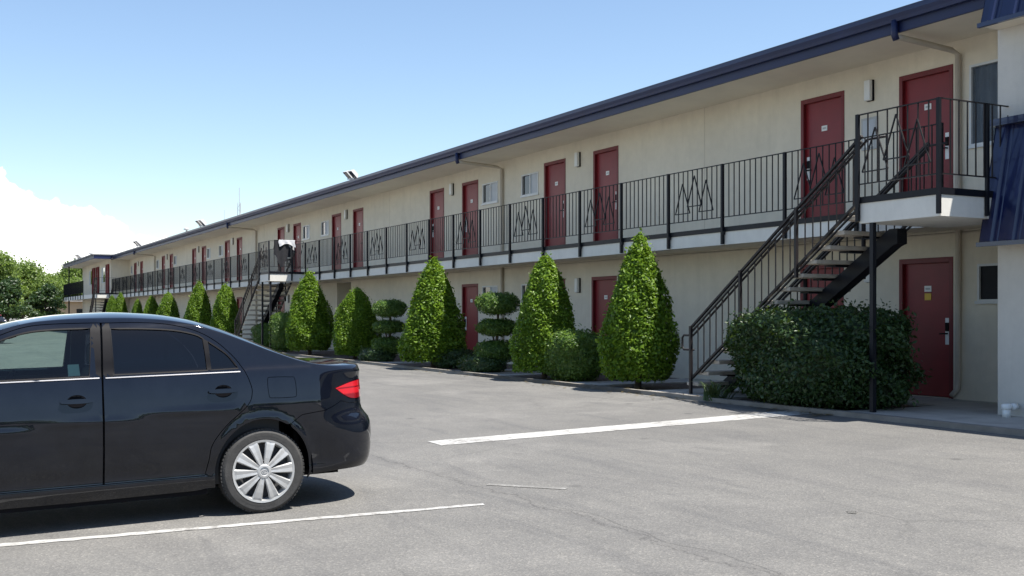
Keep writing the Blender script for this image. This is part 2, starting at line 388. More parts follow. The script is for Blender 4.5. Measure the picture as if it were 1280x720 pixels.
# ------------------------------------------------------------------ motel building
motel = empty('motel_building', (-48, 0, 0), 0, 'long two storey cream stucco motel with red doors, black balcony railings and navy roof edge', 'motel')
def P(mb, name, mat, **k):          # part of the motel, vertices given in world space
    o = mb.build(name, mat, motel, **k); o.location = (48, 0, 0); return o
FL2 = 2.83; SOF = 5.39
XL, XR = -85.1, -9.45
UPC = [-12.03, -14.235, -21.01, -23.28, -27.97, -30.23, -36.96, -39.26, -44.11, -46.39, -53.37, -55.75, -60.94, -63.38, -69.76, -72.27, -80.12, -82.63]
UPW = [(-11.22, -9.8, 3.77, 4.96)] + [(a, b, 4.33, 4.88) for a, b in ((-24.95, -24.08), (-27.18, -26.27), (-41.0, -40.1), (-43.3, -42.42), (-57.5, -56.6), (-60.2, -59.4), (-69.0, -68.2), (-74.6, -73.8), (-84.5, -83.8))]
LOWC = [-12.03, -14.25, -21.08, -23.3, -27.98, -30.23, -44.11, -46.39, -53.37, -55.75, -60.94, -63.38, -69.76, -72.27]
LOWW = [(-11.08, -9.9, 1.50, 2.05)] + [(a, b, 1.62, 2.10) for a, b in ((-24.95, -24.08), (-27.18, -26.27), (-43.3, -42.42), (-57.5, -56.6))]
DW, DH2, DH1 = 1.03, 5.045, 2.18
def wall_open(x0, x1, z0, z1, holes, y=0.0, depth=.14):
    g = MB(); xs = sorted({x0, x1} | {h[0] for h in holes} | {h[1] for h in holes}); zs = sorted({z0, z1} | {h[2] for h in holes} | {h[3] for h in holes})
    for i in range(len(xs) - 1):
        for j in range(len(zs) - 1):
            cx, cz = (xs[i] + xs[i + 1]) / 2, (zs[j] + zs[j + 1]) / 2
            if any(h[0] < cx < h[1] and h[2] < cz < h[3] for h in holes): continue
            g.add([(xs[i], y, zs[j]), (xs[i + 1], y, zs[j]), (xs[i + 1], y, zs[j + 1]), (xs[i], y, zs[j + 1])], [(0, 1, 2, 3)])
    for a, b, c, d in holes:
        g.add([(a, y, c), (a, y + depth, c), (a, y + depth, d), (a, y, d)], [(0, 1, 2, 3)]); g.add([(b, y, c), (b, y + depth, c), (b, y + depth, d), (b, y, d)], [(3, 2, 1, 0)])
        g.add([(a, y, d), (a, y + depth, d), (b, y + depth, d), (b, y, d)], [(0, 1, 2, 3)]); g.add([(a, y, c), (a, y + depth, c), (b, y + depth, c), (b, y, c)], [(3, 2, 1, 0)])
    return g
holes2 = [(c - DW / 2, c + DW / 2, FL2 + .02, DH2) for c in UPC] + UPW
holes1 = [(c - DW / 2, c + DW / 2, .065, DH1) for c in LOWC] + LOWW + [(-39.2, -37.7, .061, 2.5)]
g = wall_open(XL, XR, FL2 - .3, SOF + .02, holes2); P(g, 'upper_wall', M['stucco'])
g = wall_open(XL, XR, 0.0, FL2 - .29, holes1); P(g, 'lower_wall', M['stucco'])
g = MB().box(XL, -39.21, .15, 9, 0, 2.6); g.box(-37.69, XR, .15, 9, 0, 2.6); g.box(XL, XR, .15, 9, 2.601, 5.5); P(g, 'core', M['dim'])
g = MB(); g.add([(-39.2, .14, .055), (-37.7, .14, .055), (-37.7, 4, .055), (-39.2, 4, .055), (-39.2, .14, 2.5), (-37.7, .14, 2.5), (-37.7, 4, 2.5), (-39.2, 4, 2.5)], [(0, 1, 2, 3), (7, 6, 5, 4), (0, 3, 7, 4), (1, 5, 6, 2), (2, 6, 7, 3)]); P(g, 'passage', M['stucco'])
for x in (-17.45, -34.0, -49.0): g = MB().box(x - .004, x + .004, -.003, .001, FL2, SOF); P(g, 'wall_joint', M['pipe'])
# walkway slab with white face and dark edge trim
g = MB().box(XL, XR, -1.21, -.002, 2.565, FL2); P(g, 'balcony_slab', M['soffit'])
g = MB().box(XL, -10.63, -1.25, -1.212, 2.529, 2.752); g.box(-10.63, XR, -1.25, -1.212, 2.529, 2.752); P(g, 'slab_face', M['slabwhite'])
g = MB().box(XL, XR, -1.268, -1.212, 2.754, 2.836); P(g, 'slab_trim', M['iron'])
g = MB().tube([(x, -1.05, 2.552 - .008 * math.sin(i * 1.7)) for i, x in enumerate(np.linspace(-80, -9.6, 60))], .008, 5); P(g, 'cable', M['blackplastic'])
# roof : soffit, fascia, gutter, deck
g = MB().box(XL - .0, XR + .2, -1.26, -.002, SOF - .02, SOF + .01); P(g, 'soffit', M['soffit'])
g = MB().box(XL, XR + .2, -1.30, -1.262, 5.322, 5.61); P(g, 'fascia', M['navy'])
g = MB()
prof = [(-1.302, 5.465), (-1.37, 5.465), (-1.385, 5.51), (-1.415, 5.56), (-1.415, 5.625), (-1.405, 5.625), (-1.403, 5.57), (-1.302, 5.49)]
gx = [XL - 1.2 + 0, XR + .15]
n = len(prof); g.add([(gx[0], a, b) for a, b in prof] + [(gx[1], a, b) for a, b in prof], [(i, (i + 1) % n, n + (i + 1) % n, n + i) for i in range(n)]); P(g, 'gutter', M['gutter'])
g = MB().add([(XL, -1.40, 5.638), (XR + .2, -1.40, 5.638), (XR + .2, 9.5, 5.75), (XL, 9.5, 5.75), (XL, -1.31, 5.613), (XR + .2, -1.31, 5.613), (XR + .2, 9.5, 5.5), (XL, 9.5, 5.5)], [(0, 1, 2, 3), (7, 6, 5, 4), (0, 4, 5, 1), (1, 5, 6, 2), (2, 6, 7, 3), (3, 7, 4, 0)])
P(g, 'roof', M['roofing'])

def make_door(name_z0, top):
    d = MB(); w = DW / 2; h = top - name_z0
    f = MB(); f.box(-w + .001, -w + .07, -.012, .11, 0, h - .001); f.box(w - .07, w - .001, -.012, .11, 0, h - .001); f.box(-w + .07, w - .07, -.012, .11, h - .08, h - .001)
    lf = MB(); lf.box(-w + .07, w - .07, .055, .10, .012, h - .08)
    return f, lf
def plate(mats, w, h, y0=.046, y1=.054):
    g = MB(); g.box(-w / 2, w / 2, y0, y1, -h / 2, h / 2); return g
def place_door(c, z0, top, lock, lower, first=[None, None]):
    k = 1 if lower else 0
    if first[k] is None:
        f, lf = make_door(z0, top)
        door = lf.build('door', M['red'], motel)
        fr = f.build('door_frame', M['redframe'], door, bevel=.004)
        g = MB(); g.box(-.065, .065, .047, .0548, 1.60, 1.69); g.cur = 1; g.box(-.042, .042, .0455, .0468, 1.63, 1.66)
        npl = g.build('number_plate', [M['white'], M['greyplate']], door)
        g = MB(); g.box(-.048, .048, .046, .0548, .80, 1.20); lk = g.build('lock_plate', M['white'], door, bevel=.004)
        g = MB(); g.box(-.03, .03, .022, .045, 1.0, 1.13); g.tube([(0, .045, .965), (0, -.01, .965)], .012); g.tube([(0, -.005, .965), (-.11, -.005, .96)], .011)
        hd = g.build('door_handle', M['blackplastic'], door, bevel=.003)
        first[k] = door
    else: door = copy_tree(first[k], motel)
    door.location = (c + 48, 0, z0)
    for ch in door.children:
        if ch.name.startswith('lock_plate') or ch.name.startswith('door_handle'): ch.location = (lock * .375, 0, 0)
        if ch.name.startswith('door_handle'): ch.scale = (lock, 1, 1)
    return door
locks = [1, -1, 1, 1, -1, -1, 1, 1, 1, 1, -1, -1, 1, 1, -1, -1, 1, -1]
for c, l in zip(UPC, locks): place_door(c, FL2 + .02, DH2, l, False)
low_doors = []
for c, l in zip(LOWC, locks): low_doors.append(place_door(c, .065, DH1, l, True))
g = MB().box(-.06, .06, .047, .0548, 1.47, 1.575); g.build('yellow_notice', M['yellow'], low_doors[0])

def make_window(x0, x1, z0, z1, style='slider'):
    g = MB(); y0, y1 = -.015, .07; b = .035
    g.box(x0 + .001, x1 - .001, y0, y1, z0 + .001, z0 + b); g.box(x0 + .001, x1 - .001, y0, y1, z1 - b, z1 - .001)
    g.box(x0 + .001, x0 + b, y0, y1, z0 + b, z1 - b); g.box(x1 - b, x1 - .001, y0, y1, z0 + b, z1 - b)
    g.box(x0 - .03, x1 + .03, -.035, -.016, z0 - .03, z0 + .012)
    xm = (x0 + x1) / 2
    if style == 'slider': g.box(xm - .02, xm + .02, y0 + .01, y1 - .01, z0 + b, z1 - b)
    fr = P(g, 'window', M['alu'])
    if style == 'slider':
        g = MB().box(x0 + b, xm - .02, .03, .036, z0 + b, z1 - b); o = g.build('pane', M['darkglass'], fr)
        g = MB().box(xm + .02, x1 - b, .02, .026, z0 + b, z1 - b); o = g.build('pane', M['paleblind'], fr)
    else:
        g = MB().box(x0 + b, x1 - b, .02, .024, z0 + b, z1 - b); g.build('pane', M['glass_win'] if style == 'curtain' else M['screen'], fr)
        if style == 'curtain':
            g = MB(); xs = np.linspace(x0 + b, x1 - b, 60)
            for i, x in enumerate(xs): g.v += [(x, .075 + .022 * math.sin(i * .9), z0 + b), (x, .075 + .022 * math.sin(i * .9), z1 - b)]
            for i in range(59): g.f.append((2 * i, 2 * i + 2, 2 * i + 3, 2 * i + 1)); g.m.append(0)
            g.build('curtain', M['curtain'], fr, smooth=True)
for i, wd in enumerate(UPW): make_window(*wd, style='curtain' if i == 0 else 'slider')
for i, wd in enumerate(LOWW): make_window(*wd, style='dark' if i == 0 else 'slider')
# wall lights between each pair of doors
lamp0 = None
for i in range(0, len(UPC), 2):
    for z in (4.93, 2.0):
        if z < 3 and UPC[i] not in LOWC and i not in (2,): continue
        if lamp0 is None:
            g = MB().box(-.07, .07, -.03, -.001, -.17, .17); lamp0 = g.build('wall_light', M['blackplastic'], motel, bevel=.006)
            g = MB().box(-.066, .062, -.10, -.031, -.165, .165); g.build('diffuser', M['lampwhite'], lamp0, bevel=.015); l_ = lamp0
        else: l_ = copy_tree(lamp0, motel)
        l_.location = ((UPC[i] + UPC[i + 1]) / 2 + 48, 0, z if i else z + .0)
g = MB().box(-13.32, -12.98, -.03, -.001, 3.98, 4.50); nb_ = P(g, 'notice_board', M['greyplate'], bevel=.006)
g = MB().box(-13.28, -13.02, -.034, -.0305, 4.20, 4.46); g.build('glazing', M['paleblind'], nb_)
g = MB().box(-13.26, -13.05, -.038, -.0305, 4.02, 4.17); g.build('leaflet', M['white'], nb_)
# downspouts : outlet in the gutter, run under the soffit, down the wall
for x in (-11.38, -25.95, -50.19, -74.95):
    g = MB(); g.tube([(x, -1.355, 5.49), (x, -1.355, 5.28), (x, -1.32, 5.22)], .05, 10); oc = P(g, 'gutter_outlet', M['navy'], smooth=True)
    g = MB(); g.tube([(x, -1.32, 5.245), (x, -1.24, 5.26), (x, -.20, 5.20), (x, -.06, 5.15), (x, -.055, FL2 - .1), (x, -.055, .35), (x, -.06, .22), (x - .02, -.17, .12)], .042, 10)
    P(g, 'downspout', M['pipe'], smooth=True)

# balcony railing : one panel per bay, a motif of three iron pines in every second
posts = [-10.62, -12.17] + [-13.72 - 1.573 * k for k in range(0, 46)]
posts = [p for p in posts if p > XL + .3]
YR = -1.285
def rail_panel(x0, x1, y=YR, zt=3.925, zb=3.004, n=10, w=.014):
    g = MB(); g.box(x0, x1, y - .018, y + .018, zt - .012, zt); g.box(x0, x1, y - .008, y + .008, zb - .008, zb + .008)
    for i in range(1, n + 1):
        x = x0 + (x1 - x0) * i / (n + 1); g.box(x - w / 2, x + w / 2, y - w / 2, y + w / 2, zb + .008, zt - .012)
    return g
def pines(cx, y, z=0.0, w=.016):
    g = MB()
    for dx, zb, zt, hw in ((-.345, 3.15, 3.70, .215), (0, 3.265, 3.81, .205), (.335, 3.15, 3.70, .20)):
        a, b, t = (cx + dx - hw, y, zb + z), (cx + dx + hw, y, zb + z), (cx + dx, y, zt + z)
        for p, q in ((a, b), (b, t), (t, a)): g.bar(p, q, w, w, up=(0, 1, 0))
    return g
post0 = None; pan0 = None; pin0 = None
for i, x in enumerate(posts):
    if post0 is None:
        g = MB(); g.box(-.024, .024, -.024, .024, 2.535, 3.926); post0 = g.build('railing_post', M['iron'], motel)
        g = MB(); g.box(.026, .05, -.02, .02, 2.70, 2.76); g.build('bolt_plate', M['iron'], post0); o = post0
    else: o = copy_tree(post0, motel)
    o.location = (x + 48, -1.294, 0)
for i in range(len(posts) - 1):
    xa, xb = posts[i + 1], posts[i]; wd = xb - xa
    if pan0 is None: pan0 = rail_panel(-.76, .76).build('railing_panel', M['iron'], motel); o = pan0
    else: o = copy_tree(pan0, motel) if not pan0.children else None
    if o is None:
        o = pan0.copy(); C.objects.link(o); o.parent = motel
    o.location = ((xa + xb) / 2 + 48, 0, 0); o.scale = ((wd - .05) / 1.52, 1, 1)
    if i % 2 == 1:
        if pin0 is None:
            q = pines(0, YR - .014).build('pine_motif', M['iron'], o); pin0 = q
        else: q = pin0.copy(); C.objects.link(q); q.parent = o

# the far wing : steps forward, own balcony and eave
WX = -85.1; WY = -1.32; WE = -101.0
g = MB().box(WE, WX, WY, 9, 0, SOF + .02); P(g, 'wing_wall', M['stucco'])
g = MB().box(WE - 1.6, WX + .0, WY - 1.25, WY - .002, 2.565, FL2); P(g, 'balcony_slab', M['soffit'])
g = MB().box(WE - 1.6, WX + .0, WY - 1.29, WY - 1.252, 2.529, 2.80); P(g, 'slab_face', M['slabwhite'])
g = MB().prism([(WX + .9, WY - 1.25), (WX + .9, 9), (WE - 2.4, 9), (WE - 2.4, WY - 1.25)], SOF, SOF + .03); P(g, 'soffit', M['soffit'])
g = MB().box(WE - 2.4, WX + .9, WY - 1.29, WY - 1.252, 5.35, 5.62); g.box(WX + .901, WX + .94, WY - 1.29, -1.41, 5.35, 5.62); P(g, 'fascia', M['navy'])
g = MB().prism([(WX + .98, WY - 1.38), (WX + .98, 9.4), (WE - 2.5, 9.4), (WE - 2.5, WY - 1.38)], 5.625, 5.70); P(g, 'roof', M['roofing'])
for i, x in enumerate((-86.2, -91.4, -93.6)):
    dz = copy_tree(bpy.data.objects['door'], motel); dz.location = (x + 48, WY - .13, FL2 + .02)
for x0 in (-89.6, -96.6):
    g = MB().box(x0, x0 + 1.9, WY - .02, WY - .001, FL2 + .9, FL2 + 2.1); fr = P(g, 'window', M['alu'])
    g = MB().box(x0 + .06, x0 + .92, WY - .03, WY - .021, FL2 + .96, FL2 + 2.04); g.build('pane', M['paleblind'], fr)
    g = MB().box(x0 + .98, x0 + 1.84, WY - .03, WY - .021, FL2 + .96, FL2 + 2.04); g.build('pane', M['darkglass'], fr)
for i in range(9):
    xa = WE - 1.5 + i * 1.6
    o = post0.copy(); C.objects.link(o); o.parent = motel; o.location = (xa + 48, WY - 1.33, 0)
    if i < 8:
        o = pan0.copy(); C.objects.link(o); o.parent = motel; o.location = (xa + .8 + 48, WY - .04, 0); o.scale = (1.02, 1, 1)
g = MB().box(-100.4, -100.3, WY - 1.2, WY - 1.1, 0, SOF); P(g, 'eave_post', M['iron'])
g = MB()
g.box(-100, -99.9, -2, -1.95, 2.9, 3.9)
# ------------------------------------------------------------------ right hand block with navy mansards
office = empty('motel_office', (-4, 0, 0), 0, 'white stucco end block with two ribbed navy metal mansard canopies', 'building')
def PO(mb, name, mat, **k):
    o = mb.build(name, mat, office, **k); o.location = (4, 0, 0); return o
OX, OY, OE = -9.45, -1.63, 3.0
g = MB().box(OX, OE, OY, 9, .0, 4.91); PO(g, 'wall', M['stucco_white'])
def mansard(x0, x1, yb, zb, yt, zt):
    g = MB(); pts = []; x = x0; pitch = .31
    while x < x1:
        pts += [(x, 0), (x + .10, 0), (x + .125, .045), (x + .185, .045), (x + .21, 0), (x + .235, 0), (x + .243, .012), (x + .258, .012), (x + .266, 0)]; x += pitch
    nrm = Vector((0, -(zt - zb), (yb - yt) * -1 * -1)).normalized(); nrm = Vector((0, -(zt - zb), -(yb - yt))).normalized()
    if nrm.y > 0: nrm = -nrm
    nrm.z = abs(nrm.z)
    for px, d in pts: g.v += [(px, yb + nrm.y * d, zb + nrm.z * d), (px, yt + nrm.y * d, zt + nrm.z * d)]
    for i in range(len(pts) - 1): g.f.append((2 * i, 2 * i + 2, 2 * i + 3, 2 * i + 1)); g.m.append(0)
    return g
def mansard_full(yb, zb, yt, zt, cap):
    x0 = -9.44
    g = mansard(x0, OE, yb, zb, yt, zt); m = PO(g, 'mansard_canopy', M['navymetal'])
    s = MB(); s.add([(x0 - .004, yb - .01, zb - .03), (x0 - .004, OY + .1, zb - .03), (x0 - .004, OY + .1, zt), (x0 - .004, yt - .01, zt)], [(0, 3, 2, 1)])
    s.box(x0 - .003, OE, yb - .06, yb - .012, zb - .05, zb + .004)
    s.build('edge_flashing', M['navymetal'], m)
    s = MB(); s.box(x0 + .0, OE, yb - .011, OY - .001, zb - .03, zb - .012); s.build('underside', M['soffit'], m)
    if cap: s = MB(); s.box(x0 - .03, OE, yt - .10, OY + .05, zt, zt + .085); s.build('cap_flashing', M['navymetal'], m)
mansard_full(-1.98, 2.20, -1.67, 3.66, True)
mansard_full(-1.96, 4.91, -1.55, 6.3, False)
g = MB().box(-9.40, OE, -1.5, 8.8, 4.92, 6.25); PO(g, 'parapet', M['navy'])
# white PVC clean-out at the foot of the block
t = empty('drain_cleanout', (-9.16, -1.84, .06), 0, 'short white drain pipe standing on the walk at the foot of the white block', 'pipe')
g = MB().tube([(0, 0, 0), (0, 0, .10)], .048, 16); g.build('pipe', M['white'], t, smooth=True)
g = MB().tube([(0, 0, .1), (0, 0, .105), (0, 0, .15), (0, 0, .165)], [.058, .062, .062, .04], 16); g.tube([(.04, .06, .125), (.0, .17, .125)], .042, 14); g.build('cap', M['white'], t, smooth=True)

# ------------------------------------------------------------------ stairs
def make_stairs():
    X0, Y0 = -9.32, -2.8
    st = empty('exterior_staircase', (X0, Y0, 0))
    def S(mb, name, mat, par=None, **k):
        o = mb.build(name, mat, par or st, **k)
        if par is None: o.location = (-X0, -Y0, 0)
        return o
    NT = 14; rise = (2.80 - .06) / 15; run = .262
    xt = -10.86
    tr0 = None
    for i in range(NT):
        z = 2.80 - rise * (i + 1); x = xt - run * i
        if tr0 is None:
            g = MB(); g.box(-.15, .15, -2.72, -1.55, -.058, 0); tr0 = g.build('tread', M['tread'], st, bevel=.012); o = tr0
        else: o = tr0.copy(); C.objects.link(o); o.parent = st
        o.location = (x - X0, -Y0, z)
    zf = lambda x: 2.80 + (x - (xt + run)) * rise / run     # nosing line
    # central stringer, box steel, with a flat head under the landing
    xa, xb = -10.75, xt - run * NT - .05
    g = MB()
    for y in (-2.02,):
        dz = -.21
        prof = [(xa + .12, 2.46), (xa - .02, 2.46), (xb, .05), (xb + .30, .05), (xa + .03, 2.23), (xa + .12, 2.26)]
        n = len(prof); g.add([(px, y - .09, pz) for px, pz in prof] + [(px, y + .09, pz) for px, pz in prof], [tuple(range(n)), tuple(range(n, 2 * n))[::-1]] + [(i, n + i, n + (i + 1) % n, (i + 1) % n) for i in range(n)])
    for i in range(NT):
        x = xt - run * i; z = 2.80 - rise * (i + 1); g.box(x - .10, x + .08, -2.3, -1.75, z - .085, z - .059)
    S(g, 'stringer', M['iron'])
    for y, sgn in ((-2.76, -1), (-1.53, 1)):
        g = MB(); xtop, xbot = -10.62, -14.22
        hr = lambda x, o: (x, y, zf(x) + o)
        g.bar(hr(xtop, .85), hr(xbot, .85), .045, .03); g.bar(hr(xtop, .775), hr(xbot, .775), .03, .022)
        g.bar(hr(xtop, .035), hr(xbot, .035), .05, .03); g.bar(hr(xtop + .0, -.04), hr(xbot + .25, -.04), .03, .018)
        nb = 24
        for k in range(1, nb):
            x = xbot + (xtop - xbot) * k / nb; g.bar(hr(x, .05), hr(x, .77), .014)
        rl = S(g, 'stair_railing', M['rustiron'])
        # round handrail with looped ends
        yi = y + (.05 if sgn < 0 else -.05)
        g = MB(); zb_ = zf(xbot) + .72
        g.tube([(xtop + .35, yi, zf(xtop) + .80), (xtop + .05, yi, zf(xtop) + .80), (xbot + .05, yi, zb_ + .05), (xbot - .04, yi, zb_ - .01), (xbot - .28, yi, zb_ - .01), (xbot - .32, yi, zb_ - .05), (xbot - .32, yi, zb_ - .20), (xbot - .28, yi, zb_ - .24), (xbot - .02, yi, zb_ - .24)], .017, 8)
        g.build('handrail', M['rustiron'], rl, smooth=True)
        for k, x in enumerate((xbot, xbot + 1.2, xbot + 2.4)):
            g = MB(); zlo = .06 if k == 0 else zf(x) - .12; yy = y + sgn * .025
            g.box(x - .022, x + .022, yy - .022, yy + .022, zlo, zf(x) + .86); g.build('post', M['rustiron'], rl)
    # landing
    lx0, lx1, ly0, ly1 = -10.62, -9.32, -2.80, -1.27
    g = MB().box(lx0, lx1, ly0, ly1, 2.495, 2.752); g.box(lx0 + .002, lx1 - .002, ly0 + .002, ly1, 2.752, 2.82); S(g, 'landing', M['slabwhite'])
    g = MB().box(lx0 - .012, lx1 + .012, ly0 - .014, ly0 - .001, 2.754, 2.836); g.box(lx1 + .001, lx1 + .014, ly0, ly1, 2.754, 2.836); g.box(lx0 - .014, lx0 - .001, ly0 - .014, ly1, 2.754, 2.836); S(g, 'landing_trim', M['iron'])
    g = rail_panel(lx0, lx1, ly0 - .02, 3.905, 3.0, 7); lr = S(g, 'landing_railing', M['rustiron'])
    g = pines(-9.98, ly0 - .034, -.0); g.build('pine_motif', M['rustiron'], lr)
    for x in (lx0 + .0, lx1 - .0):
        g = MB().box(x - .024, x + .024, ly0 - .055, ly0 - .015, 2.52, 3.906); g.build('post', M['iron'], lr)
    g = MB(); g.box(lx1 + .002, lx1 + .03, ly0, -1.60, 3.893, 3.905); g.box(lx1 + .008, lx1 + .024, ly0, -1.60, 2.992, 3.008)
    for k in range(1, 8):
        y = ly0 + (-1.62 - ly0) * k / 8; g.box(lx1 + .009, lx1 + .023, y - .007, y + .007, 3.0, 3.9)
    g.bar((lx1 + .016, -1.60, 3.9), (lx1 + .016, -1.70, 3.4), .016)
    S(g, 'landing_railing', M['rustiron'])
    g = MB().box(lx1 + .015, lx1 + .055, -2.05, -2.01, 2.52, 3.9); S(g, 'post', M['iron'])
    g = MB().box(-10.46, -10.40, -2.79, -2.73, .04, 2.494); g.box(-10.51, -10.35, -2.84, -2.68, .036, .055); S(g, 'support_post', M['iron'])
    return st
stair = make_stairs()
tag(stair, 'nearest black iron outside stair, its railed landing beside the blue canopy', 'staircase', 'outside stairs to the balcony')
st2 = copy_tree(stair); st2.location.x = -38.17
tag(st2, 'middle outside stair half hidden by topiary, white cloth hanging on its landing', 'staircase')
g = MB().box(-.10, -.04, .01, .07, .04, 2.494); o = g.build('support_post', M['iron'], st2)
st3 = copy_tree(stair); st3.location.x = -80.9
tag(st3, 'farthest outside stair where the far wing steps forward', 'staircase')

# ------------------------------------------------------------------ foliage
def leaves(pts, nrm, size, aspect=.5, jitter=.6, droop=.0):
    n = len(pts); nr = nrm + rng.normal(0, jitter, (n, 3)); nr /= np.linalg.norm(nr, axis=1)[:, None]
    t = rng.normal(0, 1, (n, 3)); t[:, 2] -= droop; t -= nr * np.sum(t * nr, 1)[:, None]; t /= np.linalg.norm(t, axis=1)[:, None]
    b = np.cross(nr, t); L = size * rng.uniform(.65, 1.3, (n, 1)); W = L * aspect
    tip = pts + t * L / 2; base = pts - t * L / 2; c = pts - nr * L * .10
    v = np.stack([base, c * .5 + pts * .5 + b * W / 2 - t * L * .03, tip, c * .5 + pts * .5 - b * W / 2 - t * L * .03], 1).reshape(-1, 3)
    f = np.arange(4 * n).reshape(-1, 4)
    return v, f
def mesh_np(name, vs, fs, mats, idx=None):
    me = bpy.data.meshes.new(name); me.from_pydata(vs.tolist(), [], [tuple(x) for x in fs])
    for m in mats: me.materials.append(m)
    if idx is not None: me.polygons.foreach_set('material_index', idx)
    me.update(); return me
def revolve(prof, n=20, wob=None):
    vs = []; fs = []
    for i, (r, z) in enumerate(prof):
        for k in range(n):
            a = 2 * math.pi * k / n; rr = r * (wob(a, z) if wob else 1); vs.append((rr * math.cos(a), rr * math.sin(a), z))
    for i in range(len(prof) - 1):
        for k in range(n): fs.append((i * n + k, i * n + (k + 1) % n, (i + 1) * n + (k + 1) % n, (i + 1) * n + k))
    return np.array(vs), fs
def shell(fr, H, R0, z0, count, size, wob, inner=.32, tilt=1.15):
    """points on a surface of revolution r = R0*fr(t), z = z0 + t*H"""
    ts = np.linspace(0, 1, 200); rs = np.array([fr(t) for t in ts]); cdf = np.cumsum(rs + .04); cdf /= cdf[-1]
    t = np.interp(rng.random(count), cdf, ts); a = rng.random(count) * 2 * math.pi
    r = np.interp(t, ts, rs) * R0; dr = np.gradient(rs * R0, ts * H)[np.clip((t * 199).astype(int), 0, 199)]
    dr = np.clip(dr, -3, 3)
    dep = 1 - inner * rng.random(count) ** 2.2 + rng.normal(0, .018, count)
    rr = r * np.array([wob(x, y) for x, y in zip(a, t)]) * dep
    p = np.stack([rr * np.cos(a), rr * np.sin(a), z0 + t * H + rng.normal(0, .015, count)], 1)
    nr = np.stack([np.cos(a), np.sin(a), -dr + tilt], 1); nr /= np.linalg.norm(nr, axis=1)[:, None]
    return p, nr
def wobf(seed, amp):
    r = np.random.default_rng(seed); ph = r.random(8) * 6.28; k = [2, 3, 5, 7, 4, 9]
    return lambda a, t: 1 + amp * (math.sin(2 * a + ph[0] + 4 * t) * .5 + math.sin(3 * a + ph[1] - 7 * t) * .6 + math.sin(5 * a + ph[2] + 11 * t) * .5 + math.sin(7 * a + ph[3] + 17 * t) * .45)
def crown_mesh(name, fr, H, R0, z0, count, size, mat, seed, amp=.05, aspect=.55, core=.84, inner=.25, stray=.015, jitter=.55):
    wb = wobf(seed, amp); p, nr = shell(fr, H, R0, z0, count, size, wb, inner)
    k = int(count * stray); p[:k] += nr[:k] * rng.uniform(.02, .10, (k, 1)) * (R0 / .7)
    v, f = leaves(p, nr, size, aspect, jitter, .4)
    prof = [(max(.004, R0 * core * fr(t)), z0 + .04 * H + t * H * .93) for t in np.linspace(0.01, .995, 16)]
    cv, cf = revolve(prof, 18, lambda a, z: wb(a, (z - z0) / H))
    nv = len(v); fs = [tuple(x) for x in f] + [tuple(i + nv for i in q) for q in cf]
    return mesh_np(name, np.vstack([v, cv]), fs, [mat])
cone_f = lambda t: (max(0, 1 - t ** 1.9)) ** .84 * min(1, .80 + .9 * t) * (1 if t > .03 else .9)
col_f = lambda t: (max(0, 1 - t ** 2.3)) ** .62 * min(1, .86 + .7 * t) * (1 - .16 * t)
tri_f = lambda t: (max(0, 1 - t ** 1.5)) ** .74 * min(1, .82 + 1.2 * t) + .02 * (1 - t)
fat_f = lambda t: (max(0, 1 - t ** 2.6)) ** .72 * min(1, .80 + .8 * t)
def trunk_mb(h, r=.05, lean=.03):
    g = MB(); g.tube([(0, 0, -.05), (lean, .01, h * .4), (-lean * .5, 0, h)], [r * 1.3, r, r * .7], 8)
    for k in range(4):
        a = k * 1.7; g.tube([(0, 0, h * .55), (.18 * math.cos(a), .18 * math.sin(a), h * 1.0)], [r * .5, r * .25], 6)
    return g
cone_meshes = [crown_mesh('crown', f_, 2.42, .70, .17, 16500, .072, M['leaf_cone'], sd_, am_, stray=.05, jitter=.6, core=.78)
               for f_, sd_, am_ in ((cone_f, 11, .09), (col_f, 12, .095), (fat_f, 13, .09), (tri_f, 14, .08))]
trunk_me = None
def cone_tree(x, y, ztop, wdt, kind, rz, label, group='clipped cone trees along the motel'):
    global trunk_me
    t = empty('topiary_tree', (x, y, .02), rz, label, 'tree', group)
    o = bpy.data.objects.new('crown', cone_meshes[kind]); C.objects.link(o); o.parent = t
    s = wdt / 1.42; o.scale = (s, s, (ztop - .02) / 2.60); o.rotation_euler = (R(rng.uniform(-2.2, 2.2)), R(rng.uniform(-2.2, 2.2)), 0)
    if trunk_me is None: tr = trunk_mb(.9).build('trunk', M['bark'], t, smooth=True); trunk_me = tr.data
    else: tr = bpy.data.objects.new('trunk', trunk_me); C.objects.link(tr); tr.parent = t
    return t
TY = -2.52
cone_tree(-16.09, TY, 2.75, 1.40, 0, .3, 'tall clipped cone tree nearest the front stair, pointed top above the balcony edge')
cone_tree(-19.38, TY, 2.53, 1.33, 1, 1.2, 'clipped cone tree between the square bush and the cloud-pruned shrub with a pale top')
cone_tree(-24.84, TY, 2.72, 1.66, 3, 2.5, 'broad bright cone tree left of the nearer ground floor red door')
cone_tree(-30.95, TY + .22, 2.12, 1.36, 2, 4.0, 'dark blunt cone tree just left of the smaller cloud-pruned shrub')
cone_tree(-34.54, TY, 2.74, 1.60, 0, 5.1, 'large cone tree directly right of the middle stair, lit on its left')
cone_tree(-45.57, TY, 2.58, 1.34, 1, .9, 'cone tree whose right edge touches the foot of the middle stair rail')
cone_tree(-50.90, TY, 2.86, 1.48, 3, 2.0, 'wide bright cone tree second beyond the middle stair')
cone_tree(-57.68, TY, 2.46, 1.34, 1, 3.3, 'far cone tree with half yellow-green half dark faces, third beyond the middle stair')
cone_tree(-63.71, TY + .25, 2.40, 1.06, 2, 1.0, 'small dark rounded cone tree among the far row, mostly in shade')
cone_tree(-67.43, TY + .1, 2.26, .95, 1, 4.4, 'small pointed far cone tree just right of the brightest far tree')
cone_tree(-72.94, TY, 2.73, 1.34, 3, 5.5, 'brightest tall cone tree at the far end of the row')
